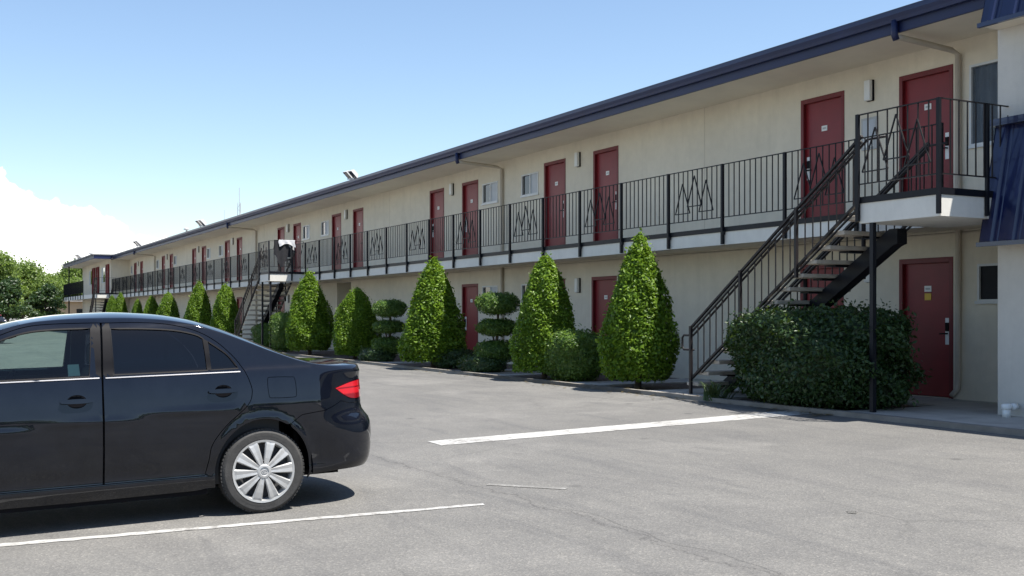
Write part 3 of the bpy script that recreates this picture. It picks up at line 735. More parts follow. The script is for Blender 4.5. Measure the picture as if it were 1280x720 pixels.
cone_tree(-75.88, TY, 2.60, 1.02, 1, .2, 'last small cone tree of the row in front of the far stair')

def blob_fr(t): return math.sqrt(max(0, 1 - (2 * t - 1) ** 2)) ** .8
def cloud_shrub(x, y, s, label, seed):
    t = empty('cloud_pruned_shrub', (x, y, .02), seed, label, 'shrub', 'shrubs pruned into stacked balls')
    g = MB(); g.tube([(0, 0, -.03), (.06, .03, .5 * s), (-.05, 0, 1.0 * s), (.02, 0, 1.5 * s)], [.05, .04, .032, .025], 8)
    g.tube([(.05, .02, .45 * s), (.17, .05, .8 * s)], .022, 6); g.build('trunk', M['bark'], t, smooth=True)
    for k, (dx, z0, h, r) in enumerate(((.0, 1.25, .50, .49), (.03, .80, .38, .46), (.05, .22, .50, .50))):
        me = crown_mesh('foliage_ball', blob_fr, h * s, r * s, z0 * s, 2600, .055, M['leaf_bush'], seed * 10 + k, .06)
        o = bpy.data.objects.new('foliage_ball', me); C.objects.link(o); o.parent = t; o.location = (dx, 0, 0)
    return t
cloud_shrub(-21.93, -2.25, 1.03, 'shrub pruned into three stacked balls, its top ball half pale in sun', 3)
cloud_shrub(-28.36, -2.25, .98, 'smaller dark shrub pruned into stacked balls beside the dark blunt cone', 5)

def bush(name, x, y, rx, ry, h, n, size, mat, label, group=None, seed=1, cat='shrub', boxy=.45, amp=.07, stray=.03, jitter=.6):
    t = empty(name, (x, y, .0), 0, label, cat, group)
    fr = lambda t_: (max(0.0, 1 - abs(2 * t_ - 1) ** 4)) ** boxy
    me = crown_mesh('foliage', fr, h, 1.0, .02, n, size, mat, seed, amp, core=.86, inner=.2, stray=stray, jitter=jitter)
    # squash to the bush's footprint without stretching its leaves
    vs = np.empty(len(me.vertices) * 3); me.vertices.foreach_get('co', vs); vs = vs.reshape(-1, 3)
    nl = n * 4; c = vs[:nl].reshape(-1, 4, 3).mean(1); off = vs[:nl].reshape(-1, 4, 3) - c[:, None, :]
    c[:, 0] *= rx; c[:, 1] *= ry; vs[:nl] = (c[:, None, :] + off).reshape(-1, 3)
    vs[nl:, 0] *= rx; vs[nl:, 1] *= ry
    me.vertices.foreach_set('co', vs.ravel()); me.update()
    o = bpy.data.objects.new('foliage', me); C.objects.link(o); o.parent = t
    g = MB()
    for k in range(5):
        a = k * 1.3; g.tube([(rx * .1 * math.cos(a), ry * .1 * math.sin(a), 0), (rx * .5 * math.cos(a), ry * .5 * math.sin(a), h * .6)], [.02, .008], 5)
    g.build('stems', M['bark'], t)
    return t
bush('clipped_bush', -18.37, -2.42, .66, .52, 1.02, 5200, .06, M['leaf_bush'], 'low square clipped bush between the two nearest cone trees', seed=21)
bb = bush('hedge_bush', -11.82, -2.36, 1.52, .92, 1.41, 23000, .066, M['leaf_dark'], 'large dark spreading bush under the nearest stair', seed=22, amp=.10, stray=.09, boxy=.33, jitter=.8)
bush('low_shrub', -24.35, -2.2, .52, .5, .50, 2200, .055, M['leaf_dark'], 'low dark shrub at the right foot of the broad bright cone tree', seed=23)
bush('low_shrub', -33.4, -1.35, .7, .5, 1.35, 3000, .07, M['leaf_dark'], 'dark shrub in shade between the large cone tree and the dark blunt one', seed=24)
bush('low_shrub', -40.6, -2.25, .75, .5, 1.0, 3000, .07, M['leaf_bush'], 'shrub beside the post of the middle stair, below its treads', seed=25)
bush('low_shrub', -38.0, -2.35, .55, .5, 1.42, 3000, .07, M['leaf_bush'], 'upright shrub with a sunlit tip between the middle stair and the large cone tree', seed=26)
bush('low_shrub', -22.23, -2.5, .75, .45, .40, 2200, .055, M['leaf_dark'], 'spreading dark shrub around the foot of the shrub with the pale top', seed=28)
bush('low_shrub', -28.66, -2.5, .75, .45, .40, 2200, .055, M['leaf_dark'], 'spreading dark shrub around the foot of the smaller cloud-pruned shrub', seed=29)
bush('low_shrub', -17.9, -1.5, .35, .4, .55, 900, .06, M['leaf_dark'], 'little dark shrub behind the low square bush', seed=27)
def strap_plant(x, y, n, h, label, seed):
    t = empty('strappy_plant', (x, y, .02), 0, label, 'plant', 'low strappy plants by the kerb'); r = np.random.default_rng(seed); vs = []; fs = []
    for i in range(n):
        a = r.random() * 6.28; L = h * r.uniform(.6, 1.2); o = r.random() * .22; w = r.uniform(.008, .016)
        bx, by = o * math.cos(a * 1.7), o * math.sin(a * 1.7); dx, dy = math.cos(a), math.sin(a)
        for k in range(5):
            s = k / 4; rad = L * s * .75; z = L * (s * 1.1 - s * s * .72); ww = w * (1 - s * .85)
            vs += [(bx + dx * rad - dy * ww, by + dy * rad + dx * ww, z), (bx + dx * rad + dy * ww, by + dy * rad - dx * ww, z)]
        b0 = i * 10
        for k in range(4): fs.append((b0 + 2 * k, b0 + 2 * k + 1, b0 + 2 * k + 3, b0 + 2 * k + 2))
    me = mesh_np('leaves', np.array(vs), fs, [M['leaf_grass']]); o = bpy.data.objects.new('leaves', me); C.objects.link(o); o.parent = t
    return t
strap_plant(-22.1, -2.5, 260, .42, 'low strappy plant under the cloud-pruned shrub with the pale top', 1)
strap_plant(-29.6, -2.45, 260, .45, 'pale strappy plant at the foot of the smaller cloud-pruned shrub', 2)
strap_plant(-13.35, -2.95, 90, .6, 'wispy grey strap leaves beside the lowest treads of the nearest stair', 3)

lit = []; lf = []
for k in range(1500):
    x = -10.8 - 50 * rng.random() ** 1.8; y = -3.02 - abs(rng.normal(0, .22)) if k % 2 else rng.uniform(-2.95, -1.2)
    z = (gz(y) + .006) if y < -3.07 else .066; a = rng.random() * 6.28; L = rng.uniform(.02, .05); t = rng.normal(0, .25, 2)
    for u_, v_ in ((-1, 0), (0, -.45), (1, 0), (0, .45)): lit.append((x + L * (u_ * math.cos(a) - v_ * math.sin(a)), y + L * (u_ * math.sin(a) + v_ * math.cos(a)), z + .01 + L * .3 * (u_ * t[0] + v_ * t[1])))
    lf.append((4 * k, 4 * k + 1, 4 * k + 2, 4 * k + 3))
M['litter'] = leaf_mat('dry_leaf', (.07, .045, .018), (.20, .15, .06), .1)
o = bpy.data.objects.new('leaf_litter', mesh_np('leaf_litter', np.array(lit), lf, [M['litter']])); C.objects.link(o); tag(o, 'dry leaves scattered along the kerb and bed', 'leaf litter', kind='stuff')
# background trees
def big_tree(name, x, y, h, r, label, seed, n=26000, size=.28, mat='leaf_tree', z0=.10, cat='tree', group='trees beyond the far wing', blobs=40):
    t = empty(name, (x, y, gz(y)), 0, label, cat, group); rr = np.random.default_rng(seed)
    g = MB(); g.tube([(0, 0, -.2), (.1, .05, h * .2), (0, .1, h * .45), (0, 0, h * .75)], [h * .028, h * .022, h * .016, h * .006], 8)
    cs = []
    for k in range(blobs):
        a = rr.random() * 6.28; q = rr.random(); zc = z0 + (1 - z0) * (.12 + .80 * q); rad = r * (1 - (abs(q - .38) / .66) ** 2.2) * rr.uniform(.25, .85)
        cs.append((rad * math.cos(a), rad * math.sin(a), zc * h, r * rr.uniform(.26, .44)))
    for c in cs[:10]: g.tube([(0, 0, h * rr.uniform(.2, .45)), (c[0] * .5, c[1] * .5, c[2] * .8), c[:3]], [h * .010, h * .006, h * .002], 6)
    g.build('trunk', M['bark'], t, smooth=True)
    P_ = []; Q_ = []
    for c in cs:
        m = n // blobs; d = rr.normal(0, 1, (m, 3)); d /= np.linalg.norm(d, axis=1)[:, None]; d[:, 2] = np.abs(d[:, 2]) * 1.0 - .25
        p = np.array(c[:3]) + d * c[3] * (1 - .5 * rr.random((m, 1)) ** 2) * np.array([1, 1, .8]); p += rr.normal(0, c[3] * .10, p.shape)
        P_.append(p); Q_.append(d)
    v, f = leaves(np.vstack(P_), np.vstack(Q_) + np.array([0, 0, .3]), size, .6, .7)
    me = mesh_np('crown', v, f, [M[mat]]); o = bpy.data.objects.new('crown', me); C.objects.link(o); o.parent = t
    return t
big_tree('leafy_tree', -112, -10.2, 8.0, 5.0, 'big leafy green tree filling the left edge of the view behind the car roof', 41, 40000)
big_tree('leafy_tree', -126, -4.2, 6.6, 4.4, 'rounder lower tree between the left edge tree and the motel wing', 42, 30000)
big_tree('leafy_tree', -136, 2.6, 7.4, 4.2, 'tree seen behind the railing of the far wing, touching its balcony', 43, 26000)
big_tree('leafy_tree', -104, -7.0, 4.6, 1.9, 'dark short tree in front of the other far trees', 44, 7000, .22, 'leaf_dark', z0=.08)
big_tree('leafy_tree', -106, -3.6, 4.0, 1.8, 'dark shrubby tree under the balcony of the far wing', 45, 7000, .22, 'leaf_dark', z0=.06)
big_tree('leafy_tree', -150, -22, 10.5, 6.0, 'far tree to the left of the big leafy tree', 46, 12000, .34)
big_tree('leafy_tree', -118, 17, 10.3, 3.2, 'feathery tree whose top pokes above the far wing roof', 47, 2200, .40, z0=.5, blobs=9)
for k, (x, y, h, r) in enumerate([(30 + (k * 37 % 5), 22 - 7.0 * k, 4.6 + (k * 53 % 7) * .22, 4.6) for k in range(11)]):  # unseen tree row, added so the car's flank reflects a dark band
    big_tree('leafy_tree', x, y, h, r, 'unseen tree added behind the viewer for the dark band reflected in the car paint', 60 + k, 2200, .65, z0=.02, group='unseen trees added behind the viewer for reflections')
# tan house beyond the far wing
hs = empty('tan_house', (-116, -.6, 0), 0, 'small tan house wall glimpsed below the far wing balcony', 'house')
g = MB().box(-3, 3, -1.2, 5, 0, 2.6); g.build('wall', M['tan'], hs)
g = MB().prism([(-3.4, -1.6), (3.4, -1.6), (3.4, 5.4), (-3.4, 5.4)], 2.6, [2.75, 2.75, 3.6, 3.6]); g.build('roof', M['roofing'], hs)
g = MB().box(3.0, 3.03, .2, 1.3, .9, 1.9); g.build('window', M['darkglass'], hs)
# ------------------------------------------------------------------ roof fittings
def floodlight(x, y, z, rz, s, label):
    t = empty('roof_floodlight', (x, y, z), rz, label, 'floodlight', 'floodlights on the roof edge'); t.scale = (s, s, s)
    g = MB(); g.box(-.10, .10, -.08, .08, 0, .02); g.tube([(0, 0, 0), (0, 0, .16)], .022, 8); g.tube([(-.2, 0, .16), (.2, 0, .16)], .02, 8); g.build('bracket', M['greyplate'], t)
    for sx in (-.17, .17):
        h = MB()
        vs_ = [(-.13, -.02, -.20), (.13, -.02, -.20), (.13, -.02, .20), (-.13, -.02, .20), (-.08, .15, -.13), (.08, .15, -.13), (.08, .15, .13), (-.08, .15, .13)]
        h.add(vs_, [(0, 1, 2, 3), (7, 6, 5, 4), (4, 5, 1, 0), (5, 6, 2, 1), (6, 7, 3, 2), (7, 4, 0, 3)])
        hd = h.build('lamp_head', M['greyplate'], t); hd.location = (sx, 0, .30); hd.rotation_euler = (R(48), 0, 0)
        h = MB(); h.box(-.115, .115, -.028, -.021, -.185, .185); h.build('lens', M['darkglass'], hd)
    return t
floodlight(-34.7, -1.1, 5.65, .25, .85, 'large twin floodlight nearest the camera along the roof line')
floodlight(-57.0, -1.05, 5.66, .25, 1.0, 'twin floodlight above the second downspout, halfway along the roof')
floodlight(-75.6, -1.05, 5.66, .25, 1.1, 'twin floodlight at the inner corner before the far wing')
floodlight(-95.5, -2.3, 5.70, .25, 1.1, 'twin floodlight on the far wing roof edge')
floodlight(-10.75, -1.1, 5.66, .25, .8, 'floodlight cut off by the top edge of the photo beside the upper canopy')
def roof_vent(x, y, label):
    t = empty('roof_vent', (x, y, 5.65), 0, label, 'vent', 'small vents on the far roof')
    g = MB().tube([(0, 0, 0), (0, 0, .38)], .05, 8); g.build('pipe', M['greyplate'], t); g = MB().tube([(0, 0, .36), (0, 0, .42), (0, 0, .50)], [.16, .16, .03], 10); g.build('cowl', M['greyplate'], t)
roof_vent(-90.5, -2.0, 'thin roof vent pipe above the far wing corner'); roof_vent(-98.5, -2.2, 'small roof vent at the outer tip of the far wing'); roof_vent(-62.5, -.6, 'tiny roof vent between two floodlights on the long roof')
mast = empty('antenna_mast', (-116, 15.9, 0), 0, 'thin lattice antenna mast standing up behind the roof', 'antenna'); mast.scale = (1, 1, .86)
# mast lattice
g = MB()
for k in range(3):
    a = k * 2.094; g.tube([(.22 * math.cos(a), .22 * math.sin(a), 0), (.16 * math.cos(a), .16 * math.sin(a), 15.2)], .035, 5)
for i in range(30):
    a = (i % 3) * 2.094; b = ((i + 1) % 3) * 2.094; z = i * .5
    g.tube([(.2 * math.cos(a), .2 * math.sin(a), z), (.2 * math.cos(b), .2 * math.sin(b), z + .5)], .02, 4)
g.build('lattice', M['greyplate'], mast)
g = MB(); g.tube([(0, 0, 15.2), (0, 0, 17.0)], .03, 5); g.tube([(-1.5, -1.2, 12.2), (-1.5, -1.2, 14.4)], .02, 5); g.tube([(-1.5, -1.2, 12.4), (0, 0, 12.4)], .02, 5); g.build('aerial', M['greyplate'], mast)

# things left on the middle landing
def cloth(name, x0, x1, y, zt, drop, mat, label, cat, seed):
    r = np.random.default_rng(seed); g = MB(); nx, nz = 22, 16
    for side in (-1, 1):
        base = len(g.v)
        for j in range(nz + 1):
            for i in range(nx + 1):
                s = i / nx; q = j / nz; dd = drop * (.75 + .25 * math.sin(s * 5 + seed)) * (1 if side < 0 else .7)
                g.v.append((x0 + (x1 - x0) * (s + .03 * math.sin(q * 5)), y + side * (.025 + .03 * q * (1 + math.sin(s * 14 + seed)) * .5), zt + .02 - q * dd - (0 if j else 0)))
        for j in range(nz):
            for i in range(nx):
                a = base + j * (nx + 1) + i; g.f.append((a, a + 1, a + nx + 2, a + nx + 1)); g.m.append(0)
    k = (nx + 1) * (nz + 1)
    for i in range(nx): g.f.append((i, i + 1, k + i + 1, k + i)); g.m.append(0)
    o = g.build(name, mat, None, smooth=True); return tag(o, label, cat)
tw = cloth('towel', 0, .58, 0, 0, .38, M['fabricw'], 'white cloth hung over the middle landing railing', 'towel', 2)
tw.location = (-38.13, -1.92, 3.92); tw.rotation_euler = (0, 0, R(-90))
jk = cloth('jacket', 0, .50, 0, 0, .95, M['fabricd'], 'black garment hanging on the middle landing railing left of the white cloth', 'jacket', 5)
jk.location = (-38.16, -2.66, 3.915); jk.rotation_euler = (0, 0, R(90))
ch = empty('folding_chair', (-38.75, -2.1, 2.84), R(80), 'dark folding chair standing on the middle landing behind the railing', 'chair')
g = MB().box(-.24, .24, -.22, .22, .42, .46); g.build('seat', M['fabricd'], ch); g = MB().box(-.24, .24, .20, .23, .55, .95); g.build('backrest', M['fabricd'], ch)
for a, b in (((-.26, -.25, 0), (-.26, .24, .95)), ((.26, -.25, 0), (.26, .24, .95)), ((-.23, .26, 0), (-.23, -.22, .46)), ((.23, .26, 0), (.23, -.22, .46))):
    MB().tube([a, b], .014, 6).build('leg', M['iron'], ch)

# ------------------------------------------------------------------ parked car
# local axes: +X towards the viewer's side (the car's left flank), +Y rearwards, +Z up; origin on the ground below the rear axle
XC = -9.02; YCAR = -11.303
car = empty('parked_car', (XC, YCAR, gz(YCAR)), 0, 'black four door saloon parked nose away to the left with silver ten spoke wheel covers', 'car')
M['taildark'] = simple('deep_red_lens', (.22, .004, .010), .12, var=.08, coat=1)
car.rotation_euler = (math.atan(SLOPE) + R(.12), 0, 0)
def hermite(xs, ys):
    xs = np.array(xs, float); ys = np.array(ys, float); d = np.gradient(ys, xs)
    s = np.diff(ys) / np.diff(xs)
    for i in range(1, len(xs) - 1):            # keep it monotone where the data is
        if s[i - 1] * s[i] <= 0: d[i] = 0
        else:
            w1 = 2 * (xs[i + 1] - xs[i]) + (xs[i] - xs[i - 1]); w2 = (xs[i + 1] - xs[i]) + 2 * (xs[i] - xs[i - 1]); d[i] = (w1 + w2) / (w1 / s[i - 1] + w2 / s[i])
    d[0] = s[0]; d[-1] = s[-1]
    def f(x):
        x = np.clip(np.asarray(x, float), xs[0], xs[-1]); i = np.clip(np.searchsorted(xs, x) - 1, 0, len(xs) - 2)
        h = xs[i + 1] - xs[i]; t = (x - xs[i]) / h
        return (2 * t ** 3 - 3 * t ** 2 + 1) * ys[i] + (t ** 3 - 2 * t ** 2 + t) * h * d[i] + (-2 * t ** 3 + 3 * t ** 2) * ys[i + 1] + (t ** 3 - t ** 2) * h * d[i + 1]
    return f
# outline in plan (y rearwards, half width), front centre to rear centre
_pl = [(-3.52, 0), (-3.50, .28), (-3.42, .52), (-3.26, .69), (-3.0, .79), (-2.6, .855), (-2.1, .875), (-1.5, .88), (-.8, .88), (-.2, .878), (.15, .87), (.49, .850), (.715, .80), (.870, .70), (.967, .55), (1.025, .32), (1.045, 0)]
def catmull(P_, n=24):
    P_ = [np.array(p, float) for p in P_]; Q = [np.array((P_[0][0], -P_[1][1] * 1.0)) if False else 2 * P_[0] - P_[1]] + P_ + [2 * P_[-1] - P_[-2]]
    Q[0] = np.array((P_[1][0], -P_[1][1])); Q[-1] = np.array((P_[-2][0], -P_[-2][1]))
    out = []
    for i in range(1, len(Q) - 2):
        p0, p1, p2, p3 = Q[i - 1], Q[i], Q[i + 1], Q[i + 2]
        for k in range(n):
            t = k / n; out.append(.5 * ((2 * p1) + (-p0 + p2) * t + (2 * p0 - 5 * p1 + 4 * p2 - p3) * t * t + (-p0 + 3 * p1 - 3 * p2 + p3) * t ** 3))
    out.append(P_[-1]); return np.array(out)
plan = catmull(_pl)
seg = np.r_[0, np.cumsum(np.linalg.norm(np.diff(plan, axis=0), axis=1))]
i0 = np.argmin(np.abs(plan[:, 0])); seg -= seg[i0] - plan[i0, 0]        # a = y on the flank
A0, A1 = seg[0], seg[-1]
tang = np.gradient(plan, seg, axis=0); tang /= np.linalg.norm(tang, axis=1)[:, None]
for _ in range(6): tang[1:-1] = (tang[:-2] + 2 * tang[1:-1] + tang[2:]) / 4
tang[0] = (0, 1); tang[-1] = (0, -1); tang /= np.linalg.norm(tang, axis=1)[:, None]
def plan_at(a): return np.interp(a, seg, plan[:, 0]), np.interp(a, seg, plan[:, 1])
def norm_at(a):        # outward normal in (y, w)
    ty, tw = np.interp(a, seg, tang[:, 0]), np.interp(a, seg, tang[:, 1]); l = np.hypot(ty, tw); return -tw / l * -1 * -1, ty / l
A_of_y = lambda y: np.interp(y, plan[:, 0], seg)
p_side = hermite([.12, .20, .25, .30, .33, .45, .60, .72, .80, .83, .92, 1.0, 1.06, 1.08, 1.20, 1.35, 1.43, 1.465, 1.49], [.14, .08, .052, .036, .040, .020, .003, 0, .001, .006, .020, .036, .055, .068, .115, .185, .236, .280, .33])
p_rear = hermite([.12, .20, .25, .30, .40, .52, .60, .64, .68, .72, .84, .93, .98, 1.02, 1.05, 1.08, 1.5], [.18, .10, .06, .025, .006, 0, .006, .022, .055, .075, .082, .088, .085, .080, .095, .16, .6])
p_front = hermite([.12, .20, .30, .45, .60, .70, .80, .90, 1.0, 1.5], [.16, .08, .02, 0, .02, .06, .13, .25, .36, .8])
smooth01 = lambda x: np.clip(x, 0, 1) ** 2 * (3 - 2 * np.clip(x, 0, 1))
def inset(a, h):
    wr = smooth01((a - .42) / .42); wf = smooth01((-2.85 - a) / .45)
    return p_side(h) * (1 - wr) * (1 - wf) + p_rear(h) * wr + p_front(h) * wf
def flare(a, h):       # lip of the rear and front wheel arches swells a little
    o = 0
    for c in (0.0, -2.6):
        d = np.hypot((a - c) / .36, (h - .31) / .385); o = o + .012 * np.exp(-((d - 1.03) / .10) ** 2)
    # character line that rises into the tail lamp
    o = o + .006 * np.exp(-((h - (.80 + .05 * (a + .3))) / .018) ** 2) * smooth01((a + 2.7) / .5) * (1 - smooth01((a + .25) / .2))
    return o
def surf(a, h, off=0.0):
    y, w_ = plan_at(a); ny, nw = norm_at(a); d = inset(a, h) - flare(a, h) - off
    return np.stack([np.maximum(w_ - nw * d, 0.0), y - ny * d, h], -1)
def surf_n(a, h):
    e = 1e-3; da = surf(a + e, h) - surf(a - e, h); dh = surf(a, h + e) - surf(a, h - e)
    n_ = np.cross(da, dh); l = np.linalg.norm(n_, axis=-1, keepdims=True); n_ = n_ / np.maximum(l, 1e-9)
    y, w_ = plan_at(a); ny, nw = norm_at(a); s = np.sign(n_[..., 0] * nw + n_[..., 1] * ny); s[s == 0] = 1
    return n_ * s[..., None]
def inside(poly, pts):
    x, y = pts[:, 0], pts[:, 1]; r = np.zeros(len(pts), bool); n_ = len(poly)
    for i in range(n_):
        x1, y1 = poly[i]; x2, y2 = poly[(i + 1) % n_]
        c = ((y1 > y) != (y2 > y)); 
        with np.errstate(divide='ignore', invalid='ignore'): r ^= c & (x < (x2 - x1) * (y - y1) / (y2 - y1 + 1e-15) + x1)
    return r
def densify(poly, s=.028, closed=True):
    out = []; n_ = len(poly)
    for i in range(n_ if closed else n_ - 1):
        a, b = np.array(poly[i]), np.array(poly[(i + 1) % n_]); k = max(1, int(np.ceil(np.linalg.norm(b - a) / s)))
        out += [tuple(a + (b - a) * t / k) for t in range(k)]
    if not closed: out.append(tuple(poly[-1]))
    return out
def offset_poly(poly, d):    # grow by d (outline counter clockwise or not)
    p = np.array(poly); ar = np.sum(p[:, 0] * np.roll(p[:, 1], -1) - np.roll(p[:, 0], -1) * p[:, 1])
    t = np.roll(p, -1, 0) - np.roll(p, 1, 0); t /= np.linalg.norm(t, axis=1)[:, None]; n_ = np.stack([t[:, 1], -t[:, 0]], 1) * (1 if ar > 0 else -1)
    return [tuple(q) for q in p + n_ * d]
def smooth_poly(pts, sharp=(), n=6):   # open or closed Catmull-Rom through points; 'sharp' indices keep their corner
    out = []; m = len(pts)
    for i in range(m):
        p1, p2 = np.array(pts[i]), np.array(pts[(i + 1) % m])
        p0 = p1 - (p2 - p1) if i in sharp else np.array(pts[i - 1]); p3 = p2 + (p2 - p1) if (i + 1) % m in sharp else np.array(pts[(i + 2) % m])
        if i in sharp and (i + 1) % m in sharp: out.append(tuple(p1)); continue
        for k in range(n):
            t = k / n; out.append(tuple(.5 * ((2 * p1) + (-p0 + p2) * t + (2 * p0 - 5 * p1 + 4 * p2 - p3) * t * t + (-p0 + 3 * p1 - 3 * p2 + p3) * t ** 3)))
    return out
def panel(name, outline, holes=(), mats=None, parent=None, side=1, step=.035, depth=.02, off=0.0, matfn=None, edges=True):
    """a piece of the car's skin given by its outline in (a, h)"""
    loops = [densify(outline)] + [densify(h) for h in holes]
    vs_ = []; ed = []
    for lp in loops:
        k = len(vs_); vs_ += lp; ed += [(k + i, k + (i + 1) % len(lp)) for i in range(len(lp))]
    arr = np.array(vs_); lo, hi = arr.min(0), arr.max(0)
    gx, gy = np.meshgrid(np.arange(lo[0], hi[0], step), np.arange(lo[1], hi[1], step)); gp = np.stack([gx.ravel(), gy.ravel()], 1)
    ok = inside(loops[0], gp)
    for h in loops[1:]: ok &= ~inside(h, gp)
    gp = gp[ok]; dm = np.min(np.linalg.norm(gp[:, None, :] - arr[None], axis=2), axis=1) if len(gp) else np.zeros(0); gp = gp[dm > step * .45]
    allv = [Vector(p) for p in vs_] + [Vector(p) for p in gp]
    v2, e2, f2, *_ = delaunay_2d_cdt(allv, ed, [], 0, 1e-6)
    pts = np.array([tuple(p) for p in v2]); f2 = [list(f) for f in f2]
    cen = np.array([pts[f].mean(0) for f in f2]); ok = inside(loops[0], cen)
    for h in loops[1:]: ok &= ~inside(h, cen)
    f2 = [f for f, o in zip(f2, ok) if o]; cen = cen[ok]
    offv = off(pts) if callable(off) else off; p3 = surf(pts[:, 0], pts[:, 1], offv); n3 = surf_n(pts[:, 0], pts[:, 1])
    sgn = np.array([side, 1, 1]); p3 = p3 * sgn; n3 = n3 * sgn
    faces = []
    for f in f2:
        a, b, c = p3[f[0]], p3[f[1]], p3[f[2]]; nn = np.cross(b - a, c - a)
        faces.append(f if np.dot(nn, n3[f[0]]) > 0 else f[::-1])
    idx = [matfn(c) if matfn else 0 for c in cen]
    normals = [tuple(n) for n in n3]; verts = [tuple(p) for p in p3]
    if edges:        # folded edge, so that the sheet has thickness at its gaps
        cnt = {}
        for f, m in zip(faces, idx):
            for i in range(len(f)): cnt.setdefault(frozenset((f[i], f[(i + 1) % len(f)])), []).append((f[i], f[(i + 1) % len(f)], m))
        for k, l in cnt.items():
            if len(l) == 1:
                i, j, m = l[0]; a, b = p3[i], p3[j]; c, d = b - n3[j] * depth, a - n3[i] * depth; nn = np.cross(a - b, d - a); nn = nn / max(np.linalg.norm(nn), 1e-9)
                q = len(verts); verts += [tuple(a), tuple(b), tuple(c), tuple(d)]; normals += [tuple(nn)] * 4; faces.append([q + 1, q, q + 3, q + 2]); idx.append(m)
    me = bpy.data.meshes.new(name); me.from_pydata(verts, [], faces)
    for m in (mats if isinstance(mats, list) else [mats]): me.materials.append(m)
    me.polygons.foreach_set('material_index', idx); me.polygons.foreach_set('use_smooth', [True] * len(faces)); me.update()
    me.normals_split_custom_set_from_vertices(normals)
    o = bpy.data.objects.new(name, me); C.objects.link(o); o.parent = parent or car
    return o
U = lambda pts: [(-u, h) for u, h in pts]
# --- outlines, u = distance ahead of the rear axle, h = height
rear_door = smooth_poly([(1.118, .318), (1.112, .90), (1.108, 1.06), (1.085, 1.436), (.85, 1.434), (.64, 1.417), (.446, 1.366), (.30, 1.280), (.181, 1.158), (.120, 1.064), (.088, .979), (.076, .900), (.115, .81), (.275, .672), (.375, .545), (.402, .43), (.43, .318)], sharp=(0, 3, 9, 16), n=5)
front_door = smooth_poly([(2.30, .318), (2.40, .55), (2.45, .80), (2.42, 1.0), (2.38, 1.062), (2.20, 1.135), (1.97, 1.262), (1.78, 1.358), (1.60, 1.419), (1.42, 1.437), (1.10, 1.439), (1.122, 1.06), (1.126, .90), (1.132, .318)], sharp=(0, 4, 10, 11, 12, 13), n=5)
rear_glass = smooth_poly([(1.034, 1.076), (1.034, 1.399), (.80, 1.392), (.59, 1.374), (.446, 1.340), (.392, 1.309), (.385, 1.078)], sharp=(0, 1, 5, 6), n=4)
quarter_glass = smooth_poly([(.362, 1.079), (.365, 1.290), (.30, 1.243), (.226, 1.180), (.158, 1.083)], sharp=(0, 1, 4), n=4)
front_glass = smooth_poly([(2.27, 1.068), (2.20, 1.108), (1.97, 1.232), (1.78, 1.326), (1.60, 1.384), (1.42, 1.402), (1.163, 1.405), (1.200, 1.070)], sharp=(0, 6, 7), n=4)
tail = smooth_poly([(-.60, .893), (-.70, .913), (-.84, .931), (-1.01, .938), (-1.14, .936), (-1.16, .87), (-1.12, .812), (-.98, .800), (-.82, .803), (-.715, .832)], sharp=(0, 4), n=4)
fuel = smooth_poly([(-.052, .99), (-.085, 1.004), (-.225, .999), (-.258, .985), (-.262, .87), (-.235, .852), (-.085, .855), (-.055, .872)], n=3)
def arch(c, n=28, ru=.360, rh=.392, hc=.312, h0=.22):
    b0 = math.asin((h0 - hc) / rh); return [(c + ru * math.cos(b0 + (math.pi - 2 * b0) * i / n), hc + rh * math.sin(b0 + (math.pi - 2 * b0) * i / n)) for i in range(n + 1)]
ra, fa = arch(0.0), arch(2.6)       # from ahead of the wheel over the top to behind it
# upper edge of the flank
E = hermite([-1.64, -1.3, -1.05, -.85, -.65, -.5, -.35, -.15, .05, .25, .45, .65, .9, 1.2, 1.5, 1.75, 2.0, 2.3, 2.5, 2.7, 3.0, 3.3, 3.55, 4.4],
            [1.052, 1.052, 1.052, 1.055, 1.060, 1.073, 1.103, 1.172, 1.255, 1.338, 1.404, 1.442, 1.463, 1.468, 1.455, 1.398, 1.292, 1.142, 1.048, .975, .905, .83, .76, .72])
aE = np.unique(np.r_[np.linspace(A0, -3.0, 24), np.linspace(-3.0, .5, 110), np.linspace(.5, A1, 34)])
hE = E(-aE)
edge_pts = [(a, h) for a, h in zip(aE, hE)]
SE = [(-.205, .652), (-.30, .716), (-.40, .728), (-.488, .736), (-.57, .762), (-.655, .795)]       # bumper seam
# rear arch split at the seam
ra_up = [p for p in ra if not (p[0] < 0 and p[1] < .652)]; ra_lo = [p for p in ra if (p[0] < 0 and p[1] < .652)]
body_poly = [(a, h) for a, h in edge_pts][::-1]                                   # rear centre -> front centre along the top
body_poly += [(A0, .24)] + [(-(3.2), .215)] + [(-u, h) for u, h in fa[::-1] if True][::-1][::-1]
lower = [(-(fa[-1][0]), .22)]
flank = [(a, h) for a, h in edge_pts][::-1] + [(A0, .5), (A0, .24), (-3.3, .22)] + U(fa) + [(-2.1, .205), (-1.3, .200), (-.5, .205)] + U(ra_up) + U(SE) + [(.78, .768), (.93, .768), (1.10, .768), (A1, .768)]
bumper = U(ra_lo[::-1])[::-1] + [(.37, .252), (.50, .256), (.62, .262), (.80, .262), (1.1, .262), (A1, .262), (A1, .764), (1.10, .764), (.93, .764), (.78, .764)] + [(a + .001, h - .005) for a, h in U(SE)[::-1]]
bumper = [p for i, p in enumerate(bumper)]
both_doors = [p for p in rear_door[5 * 1:] if True]
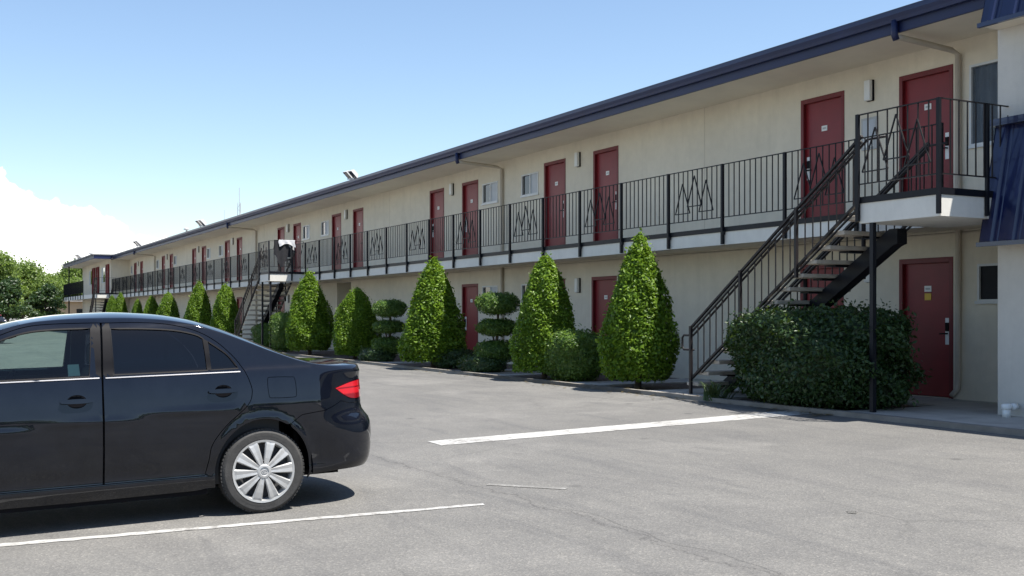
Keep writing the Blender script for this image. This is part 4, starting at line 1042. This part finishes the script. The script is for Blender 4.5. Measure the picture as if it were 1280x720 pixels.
# opening for the two doors together
rd = offset_poly(rear_door, .0055); fd = offset_poly(front_door, .0055)
def cutB(poly, sgn): return poly
front_cut = [p for p in fd if p[0] > 1.14 or p[1] > 5]; rear_cut = [p for p in rd if p[0] < 1.08 or p[1] > 5]
door_hole = rear_cut + front_cut
GAP = M['blackplastic']
BPIL = lambda c: 1 if (c[1] > 1.068 and -1.163 < c[0] < -1.036 and c[1] < 1.425) else 0
for sd in (1, -1):
    f_ = U(flank) if False else flank
    body_panel = panel('body', flank, [U(door_hole), U(offset_poly(tail, .004)), U(offset_poly(fuel, .004))] if sd > 0 else [U(door_hole), U(offset_poly(tail, .004))], M['carpaint'], side=sd)
    panel('rear_bumper', bumper, [], M['carpaint'], side=sd)
    tl = panel('tail_lamp', U(tail), [], [M['tail'], M['tailclear'], M['taildark']], side=sd, off=.004, step=.012, matfn=lambda c: 1 if (c[1] < .856 and c[0] > .99) else (2 if c[1] < .842 or abs(c[1] - .885) < .006 else 0))
    if sd > 0: panel('fuel_door', U(fuel), [], M['carpaint'], side=sd)
    for nm, dp, gl, gm in (('rear', rear_door, [rear_glass, quarter_glass], 'glass_tint'), ('front', front_door, [front_glass], 'glass_clear')):
        uc, hc_ = (1.29, .908) if nm == 'front' else (.285, .926)
        cup = [(uc + .066 * math.cos(t), hc_ - .004 + .046 * math.sin(t)) for t in np.linspace(0, 2 * math.pi, 26)[:-1]]
        d_ = panel('door', U(dp), [U(g_) for g_ in gl] + [U(cup)], [M['carpaint'], M['blackplastic']], side=sd, matfn=BPIL)
        for g_ in gl:
            wpane = panel('window', U(offset_poly(g_, .004)), [], M[gm], d_, sd, off=-.007, edges=False)
            rim_ = panel('window_seal', U(offset_poly(g_, .005)), [U(offset_poly(g_, -.005))], M['blackplastic'], wpane, sd, off=.0015, edges=False, step=.05)
        if nm == 'rear': panel('quarter_bar', U([(.390, 1.08), (.392, 1.306), (.360, 1.288), (.357, 1.08)]), [], M['blackplastic'], d_, sd, off=.003, edges=False)
        us = (2.26, 1.135) if nm == 'front' else (1.095, .150)
        zt_ = 1.062
        panel('belt_trim', U([(us[0], zt_ - .009), (us[0], zt_ - .002), (us[1], zt_ + .000), (us[1], zt_ - .007)]), [], M['chrome'], d_, sd, off=.006, depth=.008)
        # handle : dark dished cup behind a body coloured pull
        hdl = panel('door_handle', U([(uc + .110 * math.cos(t) * (1 if abs(math.cos(t)) < .9 else 1), hc_ + .016 * math.copysign(abs(math.sin(t)) ** .5, math.sin(t))) for t in np.linspace(0, 2 * math.pi, 30)[:-1]]), [], M['carpaint'], d_, sd, off=lambda p, uc=uc, hc_=hc_: .020 + .018 * np.clip(1 - ((p[:, 0] + uc) / .118) ** 4, 0, 1) - .010 * ((p[:, 1] - hc_) / .017) ** 2, depth=.016, step=.008)
        panel('handle_cup', U(cup), [], M['blackplastic'], hdl, sd, off=lambda p, uc=uc, hc_=hc_: -.030 * np.clip(1 - ((p[:, 0] + uc) / .066) ** 2 - ((p[:, 1] - hc_ + .004) / .046) ** 2, 0, 1) ** .5 - .001, edges=False, step=.010)
    if sd > 0: wfront = d_.children[0]
    # headlamp, mirror
    hl = smooth_poly([(2.92, .80), (3.10, .835), (3.35, .77), (3.62, .70), (3.66, .62), (3.45, .62), (3.15, .68)], n=4)
    panel('headlamp', U(hl), [], M['headlens'], side=sd, off=.004, step=.03)
    g = MB(); s0 = surf(np.array([-2.22]), np.array([1.085]))[0]
    mx, my, mz = s0[0] * sd, s0[1], s0[2]
    g.tube([(mx + sd * .00, my, mz - .02), (mx + sd * .06, my - .01, mz + .0)], .022, 8)
    vv = []; ff = []
    for i in range(9):
        for k in range(16):
            t = math.pi * i / 8 ; q = 2 * math.pi * k / 16
            vv.append((mx + sd * (.16 + .115 * math.sin(t) * math.copysign(abs(math.cos(q)) ** .6, math.cos(q))), my - .02 + .055 * -math.cos(t) * (1 if math.cos(t) > 0 else .35), mz + .035 + .075 * math.sin(t) * math.copysign(abs(math.sin(q)) ** .6, math.sin(q))))
    for i in range(8):
        for k in range(16): ff.append((i * 16 + k, i * 16 + (k + 1) % 16, (i + 1) * 16 + (k + 1) % 16, (i + 1) * 16 + k))
    g.add(vv, ff); g.build('mirror', M['carpaint'], car, smooth=True)
# --- upper skin : bonnet, windscreen, roof, rear screen, boot lid
Cc = hermite([-1.06, -.99, -.89, -.67, -.5, -.35, -.15, .05, .25, .45, .7, 1.0, 1.3, 1.6, 1.85, 2.1, 2.4, 2.6, 2.8, 3.1, 3.4, 3.56],
             [1.050, 1.066, 1.082, 1.092, 1.105, 1.155, 1.240, 1.328, 1.405, 1.462, 1.500, 1.516, 1.506, 1.472, 1.405, 1.290, 1.125, 1.030, .985, .920, .810, .735])
NT_ = 22
edge3 = surf(aE, hE); en = surf_n(aE, hE)
tt = np.r_[0, np.linspace(0, 1, NT_)[1:] ** 1.25]
grid = np.zeros((len(aE), NT_, 3))
for i, (p, h) in enumerate(zip(edge3, hE)):
    cz = Cc(-p[1]); cz = max(float(cz), h + .0005)
    x = p[0] * (1 - tt); q = (1 - tt)
    grid[i, :, 0] = x; grid[i, :, 1] = p[1]; grid[i, :, 2] = cz - (cz - h) * q ** 2.6
gn = np.zeros_like(grid)
dA = np.gradient(grid, axis=0); dT = np.gradient(grid, axis=1); gn = np.cross(dT, dA); gl_ = np.linalg.norm(gn, axis=2, keepdims=True); gn /= np.maximum(gl_, 1e-9)
gn *= np.where(gn[..., 2:3] < 0, -1, 1)
for i in range(len(aE)):
    for j in range(NT_):
        b_ = max(0, 1 - tt[j] / .10); b_ = b_ * b_ * (3 - 2 * b_); v_ = gn[i, j] * (1 - b_) + en[i] * b_; gn[i, j] = v_ / max(np.linalg.norm(v_), 1e-9)
uE = -edge3[:, 1]
def upper(name, u0, u1, q0, q1, mat, off=0.0):
    rows = [i for i in range(len(aE)) if u0 - 1e-6 <= uE[i] <= u1 + 1e-6]; vs_ = []; ns = []; fs = []
    cols = [(sx, j) for sx in (1,) for j in range(NT_)] + [(-1, j) for j in range(NT_ - 2, -1, -1)]
    for i in rows:
        for sx, j in cols:
            n_ = gn[i, j] * np.array([sx, 1, 1]); p = grid[i, j] * np.array([sx, 1, 1]) + n_ * off; vs_.append(tuple(p)); ns.append(tuple(n_))
    nc = len(cols)
    for r_ in range(len(rows) - 1):
        for c_ in range(nc - 1):
            q = [r_ * nc + c_, r_ * nc + c_ + 1, (r_ + 1) * nc + c_ + 1, (r_ + 1) * nc + c_]
            tj = max(tt[cols[c_][1]], tt[cols[c_ + 1][1]])
            if not (q0 <= tj <= q1): continue
            a, b, c = (np.array(vs_[k]) for k in q[:3]); nn = np.cross(b - a, c - a)
            fs.append(q if np.dot(nn, np.array(ns[q[0]])) > 0 else q[::-1])
    me = bpy.data.meshes.new(name); me.from_pydata(vs_, [], fs); me.materials.append(mat); me.polygons.foreach_set('use_smooth', [True] * len(fs)); me.update(); me.normals_split_custom_set_from_vertices(ns)
    o = bpy.data.objects.new(name, me); C.objects.link(o); o.parent = car; return o
us_ = np.sort(uE)
def snap(u): return float(uE[np.argmin(np.abs(uE - u))])
s_rw0, s_rw1, s_ws0, s_ws1 = snap(-.40), snap(.36), snap(1.62), snap(2.52)
upper('boot_lid', -1.1, s_rw0, 0, 1, M['carpaint']); upper('rear_pillars', s_rw0, s_rw1, 0, .13, M['carpaint']); upper('rear_window', s_rw0, s_rw1, .131, 1, M['glass_tint'])
upper('roof', s_rw1, s_ws0, 0, 1, M['carpaint']); upper('windscreen_pillars', s_ws0, s_ws1, 0, .08, M['carpaint']); upper('windscreen', s_ws0, s_ws1, .081, 1, M['glass_clear']); upper('bonnet', s_ws1, 3.6, 0, 1, M['carpaint'])
# --- underbody, arches, cabin
g = MB()
for c in (0.0, -2.6):
    for sx in (1, -1):
        n_ = 20; vv = []; 
        for k in range(n_ + 1):
            t = -.12 + (math.pi + .24) * k / n_
            for xx in (.50, .845): vv.append((sx * xx, c + .385 * math.cos(t), .31 + .405 * math.sin(t)))
        ff = [(2 * k, 2 * k + 1, 2 * k + 3, 2 * k + 2) for k in range(n_)]; b0 = len(vv); vv.append((sx * .5, c, .3)); ff += [(2 * k, 2 * k + 2, b0) for k in range(n_)]
        g.add(vv, ff)
g.box(-.78, .78, -2.18, -.40, .17, .23); g.box(-.50, .50, -3.2, .70, .20, .26); g.box(-.60, .60, .42, .72, .262, .31); g.box(-.70, .70, -3.25, -3.02, .22, .30)
g.box(-.74, .74, -2.22, -2.14, .2, .95); g.box(-.70, .70, .28, .32, .3, 1.02)
g.build('underbody', M['blackplastic'], car)
g = MB(); g.box(-.74, .74, -2.15, .3, .231, .26); g.box(-.72, .72, -2.12, -1.85, .55, .98); g.box(-.70, .70, .05, .55, .97, 1.00); g.box(-.72, .72, -1.15, -1.07, .26, .5)
for sx in (1, -1):
    g.box(sx * .735, sx * .76, -2.1, .15, .26, 1.02)
    # inside of the B pillar
    g.add([(sx * .755, -1.16, 1.0), (sx * .755, -1.05, 1.0), (sx * .60, -1.05, 1.44), (sx * .60, -1.15, 1.44), (sx * .70, -1.16, 1.0), (sx * .70, -1.05, 1.0), (sx * .56, -1.05, 1.44), (sx * .56, -1.15, 1.44)], [(0, 1, 2, 3), (7, 6, 5, 4), (4, 5, 1, 0), (5, 6, 2, 1), (6, 7, 3, 2), (7, 4, 0, 3)])
g.build('cabin', M['interior'], car)
def seat(x, y, wdt, name='seat'):
    g = MB(); g.box(x - wdt / 2, x + wdt / 2, y - .50, y, .42, .58)
    pr = [(y - .04, .50), (y + .24, 1.10), (y + .32, 1.08), (y + .10, .46)]
    g.add([(x - wdt / 2, a, b) for a, b in pr] + [(x + wdt / 2, a, b) for a, b in pr], [(0, 1, 2, 3), (7, 6, 5, 4), (4, 5, 1, 0), (5, 6, 2, 1), (6, 7, 3, 2), (7, 4, 0, 3)])
    s_ = g.build(name, M['interior'], car, bevel=.04)
    for hx in ([x] if wdt < .8 else [x - .35, x + .35]):
        h = MB(); h.box(hx - .13, hx + .13, y + .24, y + .34, 1.10, 1.27); h.build('headrest', M['interior'], s_, bevel=.03)
seat(.36, -1.30, .50); seat(-.36, -1.30, .50); seat(0, -.36, 1.25)
g = MB(); th = np.linspace(0, 2 * math.pi, 25)
g.tube([(.36 + .18 * math.cos(t), -1.72 + .07 * math.sin(t), .95 + .165 * math.sin(t)) for t in th], .014, 6, False); g.tube([(.36, -1.72, .95), (.36, -1.88, .86)], .03, 6); g.build('steering_wheel', M['blackplastic'], car)
# parking permit on the driver's window
st_ = panel('permit_sticker', U([(1.335, 1.078), (1.335, 1.158), (1.262, 1.158), (1.257, 1.080)]), [], M['paper'], wfront, 1, off=-.010, edges=False, step=.02)
# --- wheels
def wheel():
    wl = empty('wheel'); RT, RR = .312, .230
    g = MB(); prof = [(-.02, RR - .01), (.0, RR + .004), (.004, RR + .012), (-.004, RR + .03), (.006, RR + .055), (.004, RT - .022), (-.012, RT - .006), (-.03, RT), (-.10, RT + .001), (-.17, RT), (-.19, RT - .01), (-.20, RT - .05), (-.19, RR)]
    n_ = 56
    for k in range(n_):
        t = 2 * math.pi * k / n_
        for x, r in prof: g.v.append((x, r * math.cos(t), r * math.sin(t)))
    m_ = len(prof)
    for k in range(n_):
        for j in range(m_ - 1): g.f.append((k * m_ + j, ((k + 1) % n_) * m_ + j, ((k + 1) % n_) * m_ + j + 1, k * m_ + j + 1)); g.m.append(0)
    ty = g.build('tyre', M['rubber'], wl, smooth=True)
    g = MB()          # tread blocks round the shoulder
    for k in range(72):
        t = 2 * math.pi * k / 72
        for x0, x1 in ((-.045, -.014), (-.18, -.15)):
            a = np.array([0, math.cos(t), math.sin(t)]); b = np.array([0, -math.sin(t), math.cos(t)])
            c0 = a * (RT - .004); w_ = .0085
            q = [np.array([x, 0, 0]) + c0 + b * s * w_ + a * h for x in (x0, x1) for s in (-1, 1) for h in (0, .008)]
            g.add([tuple(v) for v in q], [(0, 1, 3, 2), (4, 6, 7, 5), (1, 5, 7, 3), (0, 4, 5, 1), (2, 3, 7, 6)])
    g.build('tread', M['rubber'], ty)
    rim = MB()
    for (xa, ra_, xb, rb) in ((-.010, RR - .004, .006, RR + .004), (.006, RR + .004, .004, RR - .012), (.004, RR - .012, -.02, RR - .022), (-.02, RR - .022, -.15, RR - .035)):
        for k in range(n_):
            t, t2 = 2 * math.pi * k / n_, 2 * math.pi * (k + 1) / n_
            rim.add([(xa, ra_ * math.cos(t), ra_ * math.sin(t)), (xa, ra_ * math.cos(t2), ra_ * math.sin(t2)), (xb, rb * math.cos(t2), rb * math.sin(t2)), (xb, rb * math.cos(t), rb * math.sin(t))], [(0, 1, 2, 3)])
    ro = rim.build('rim', M['alloy'], wl, smooth=True)
    g = MB()
    for k in range(10):
        t = 2 * math.pi * k / 10 + .05; ca, sa = math.cos(t), math.sin(t)
        sec = [(.050, .0135, .012), (.10, .0195, .014), (.16, .0275, .010), (.200, .0335, .004), (.222, .040, -.002)]
        vv = []
        for r, hw, x in sec:
            for s, dx in ((-1, -.010), (-.80, 0), (0, -.0035), (.80, 0), (1, -.010)):
                px, py = r, s * hw; vv.append((x + dx, px * ca - py * sa, px * sa + py * ca))
        ff = [(i * 5 + j, i * 5 + j + 1, (i + 1) * 5 + j + 1, (i + 1) * 5 + j) for i in range(4) for j in range(4)]
        g.add(vv, ff)
    hub = [(.012, .056), (.020, .048), (.022, .034), (.016, .030), (.018, .0)]
    for i in range(len(hub) - 1):
        for k in range(30):
            t, t2 = 2 * math.pi * k / 30, 2 * math.pi * (k + 1) / 30; (xa, ra_), (xb, rb) = hub[i], hub[i + 1]
            g.add([(xa, ra_ * math.cos(t), ra_ * math.sin(t)), (xa, ra_ * math.cos(t2), ra_ * math.sin(t2)), (xb, rb * math.cos(t2), rb * math.sin(t2)), (xb, rb * math.cos(t), rb * math.sin(t))], [(0, 1, 2, 3)])
    cv = g.build('wheel_cover', M['alloy'], wl)
    s_ = cv.modifiers.new('s', 'SOLIDIFY'); s_.thickness = .006; s_.offset = -1
    for k in range(5):
        t = 2 * math.pi * k / 5 + .37; g = MB().tube([(.005, .066 * math.cos(t), .066 * math.sin(t)), (.013, .066 * math.cos(t), .066 * math.sin(t))], .0105, 10)
        g.build('wheel_nut', M['blackplastic'], wl)
    g = MB()            # the maker's three ellipses on the hub
    for ry_, rz_, cz in ((.020, .0135, 0), (.0062, .0130, 0), (.0125, .0055, .0065)):
        g.tube([(.0195, ry_ * math.cos(t), cz + rz_ * math.sin(t)) for t in np.linspace(0, 2 * math.pi, 25)], .0016, 5, False)
    g.build('emblem', M['greyplate'], wl)
    g = MB(); g.tube([(-.10, 0, 0), (-.055, 0, 0)], [.200, .200], 40); g.tube([(-.06, 0, 0), (-.02, 0, 0)], [.075, .07], 20); g.build('brake_disc', M['interior'], wl)
    return wl
wheel0 = wheel()
kids = []
for sx in (1, -1):
    for y in (0.0, -2.6):
        for chd in list(wheel0.children):
            pass
        if sx == 1 and y == 0: wo_ = wheel0
        else: wo_ = copy_tree(wheel0)
        kids.append((wo_, sx, y))
for wo_, sx, y in kids:
    wo_.parent = car; wo_.location = (sx * .858, y, .312)
    if sx < 0: wo_.rotation_euler = (0, 0, math.pi)
g = MB().box(-.15, .15, .900, .908, .80, .92); g.build('number_plate', M['white'], car, bevel=.003)
# grille and front plate
g = MB().box(-.40, .40, -3.50, -3.44, .40, .60); g.build('grille', M['blackplastic'], car)
g = MB(); g.tube([(.05, -.12, 1.475), (.05, .02, 1.64)], .004, 5)
# far red vehicle whose roof just shows over the front of the saloon
rv = empty('red_car', (-62, -11.5, gz(-11.5)), R(8), 'red car far beyond the black saloon, only its roof showing at the left edge', 'car')
def loft(sections, n=14):
    g = MB()
    for (y, w_, z0, z1) in sections:
        for k in range(n):
            t = 2 * math.pi * k / n; g.v.append((w_ * math.copysign(abs(math.cos(t)) ** .5, math.cos(t)), y, (z0 + z1) / 2 + (z1 - z0) / 2 * math.copysign(abs(math.sin(t)) ** .6, math.sin(t))))
    m_ = len(sections)
    for i in range(m_ - 1):
        for k in range(n): g.f.append((i * n + k, i * n + (k + 1) % n, (i + 1) * n + (k + 1) % n, (i + 1) * n + k)); g.m.append(0)
    g.f += [tuple(range(n)), tuple(range((m_ - 1) * n, m_ * n))[::-1]]; g.m += [0, 0]
    return g
loft([(-2.2, .70, .35, .75), (-2.0, .85, .25, .90), (-.9, .90, .22, 1.0), (.9, .90, .22, 1.02), (1.9, .86, .25, 1.0), (2.2, .75, .35, .8)]).build('body', M['redcar'], rv, smooth=True)
loft([(-1.0, .70, .9, 1.0), (-.3, .68, .9, 1.48), (.8, .68, .9, 1.54), (1.5, .66, .9, 1.45), (2.0, .70, .9, 1.02)]).build('cabin', M['darkglass'], rv, smooth=True)
loft([(-.45, .60, 1.46, 1.50), (-.2, .62, 1.46, 1.54), (.8, .62, 1.50, 1.60), (1.5, .60, 1.42, 1.50)]).build('roof', M['redcar'], rv, smooth=True)
for sx in (.82, -.82):
    for y in (-1.35, 1.3):
        g = MB().tube([(sx - .1, y, .31), (sx + .1, y, .31)], .31, 20); g.build('wheel', M['rubber'], rv)
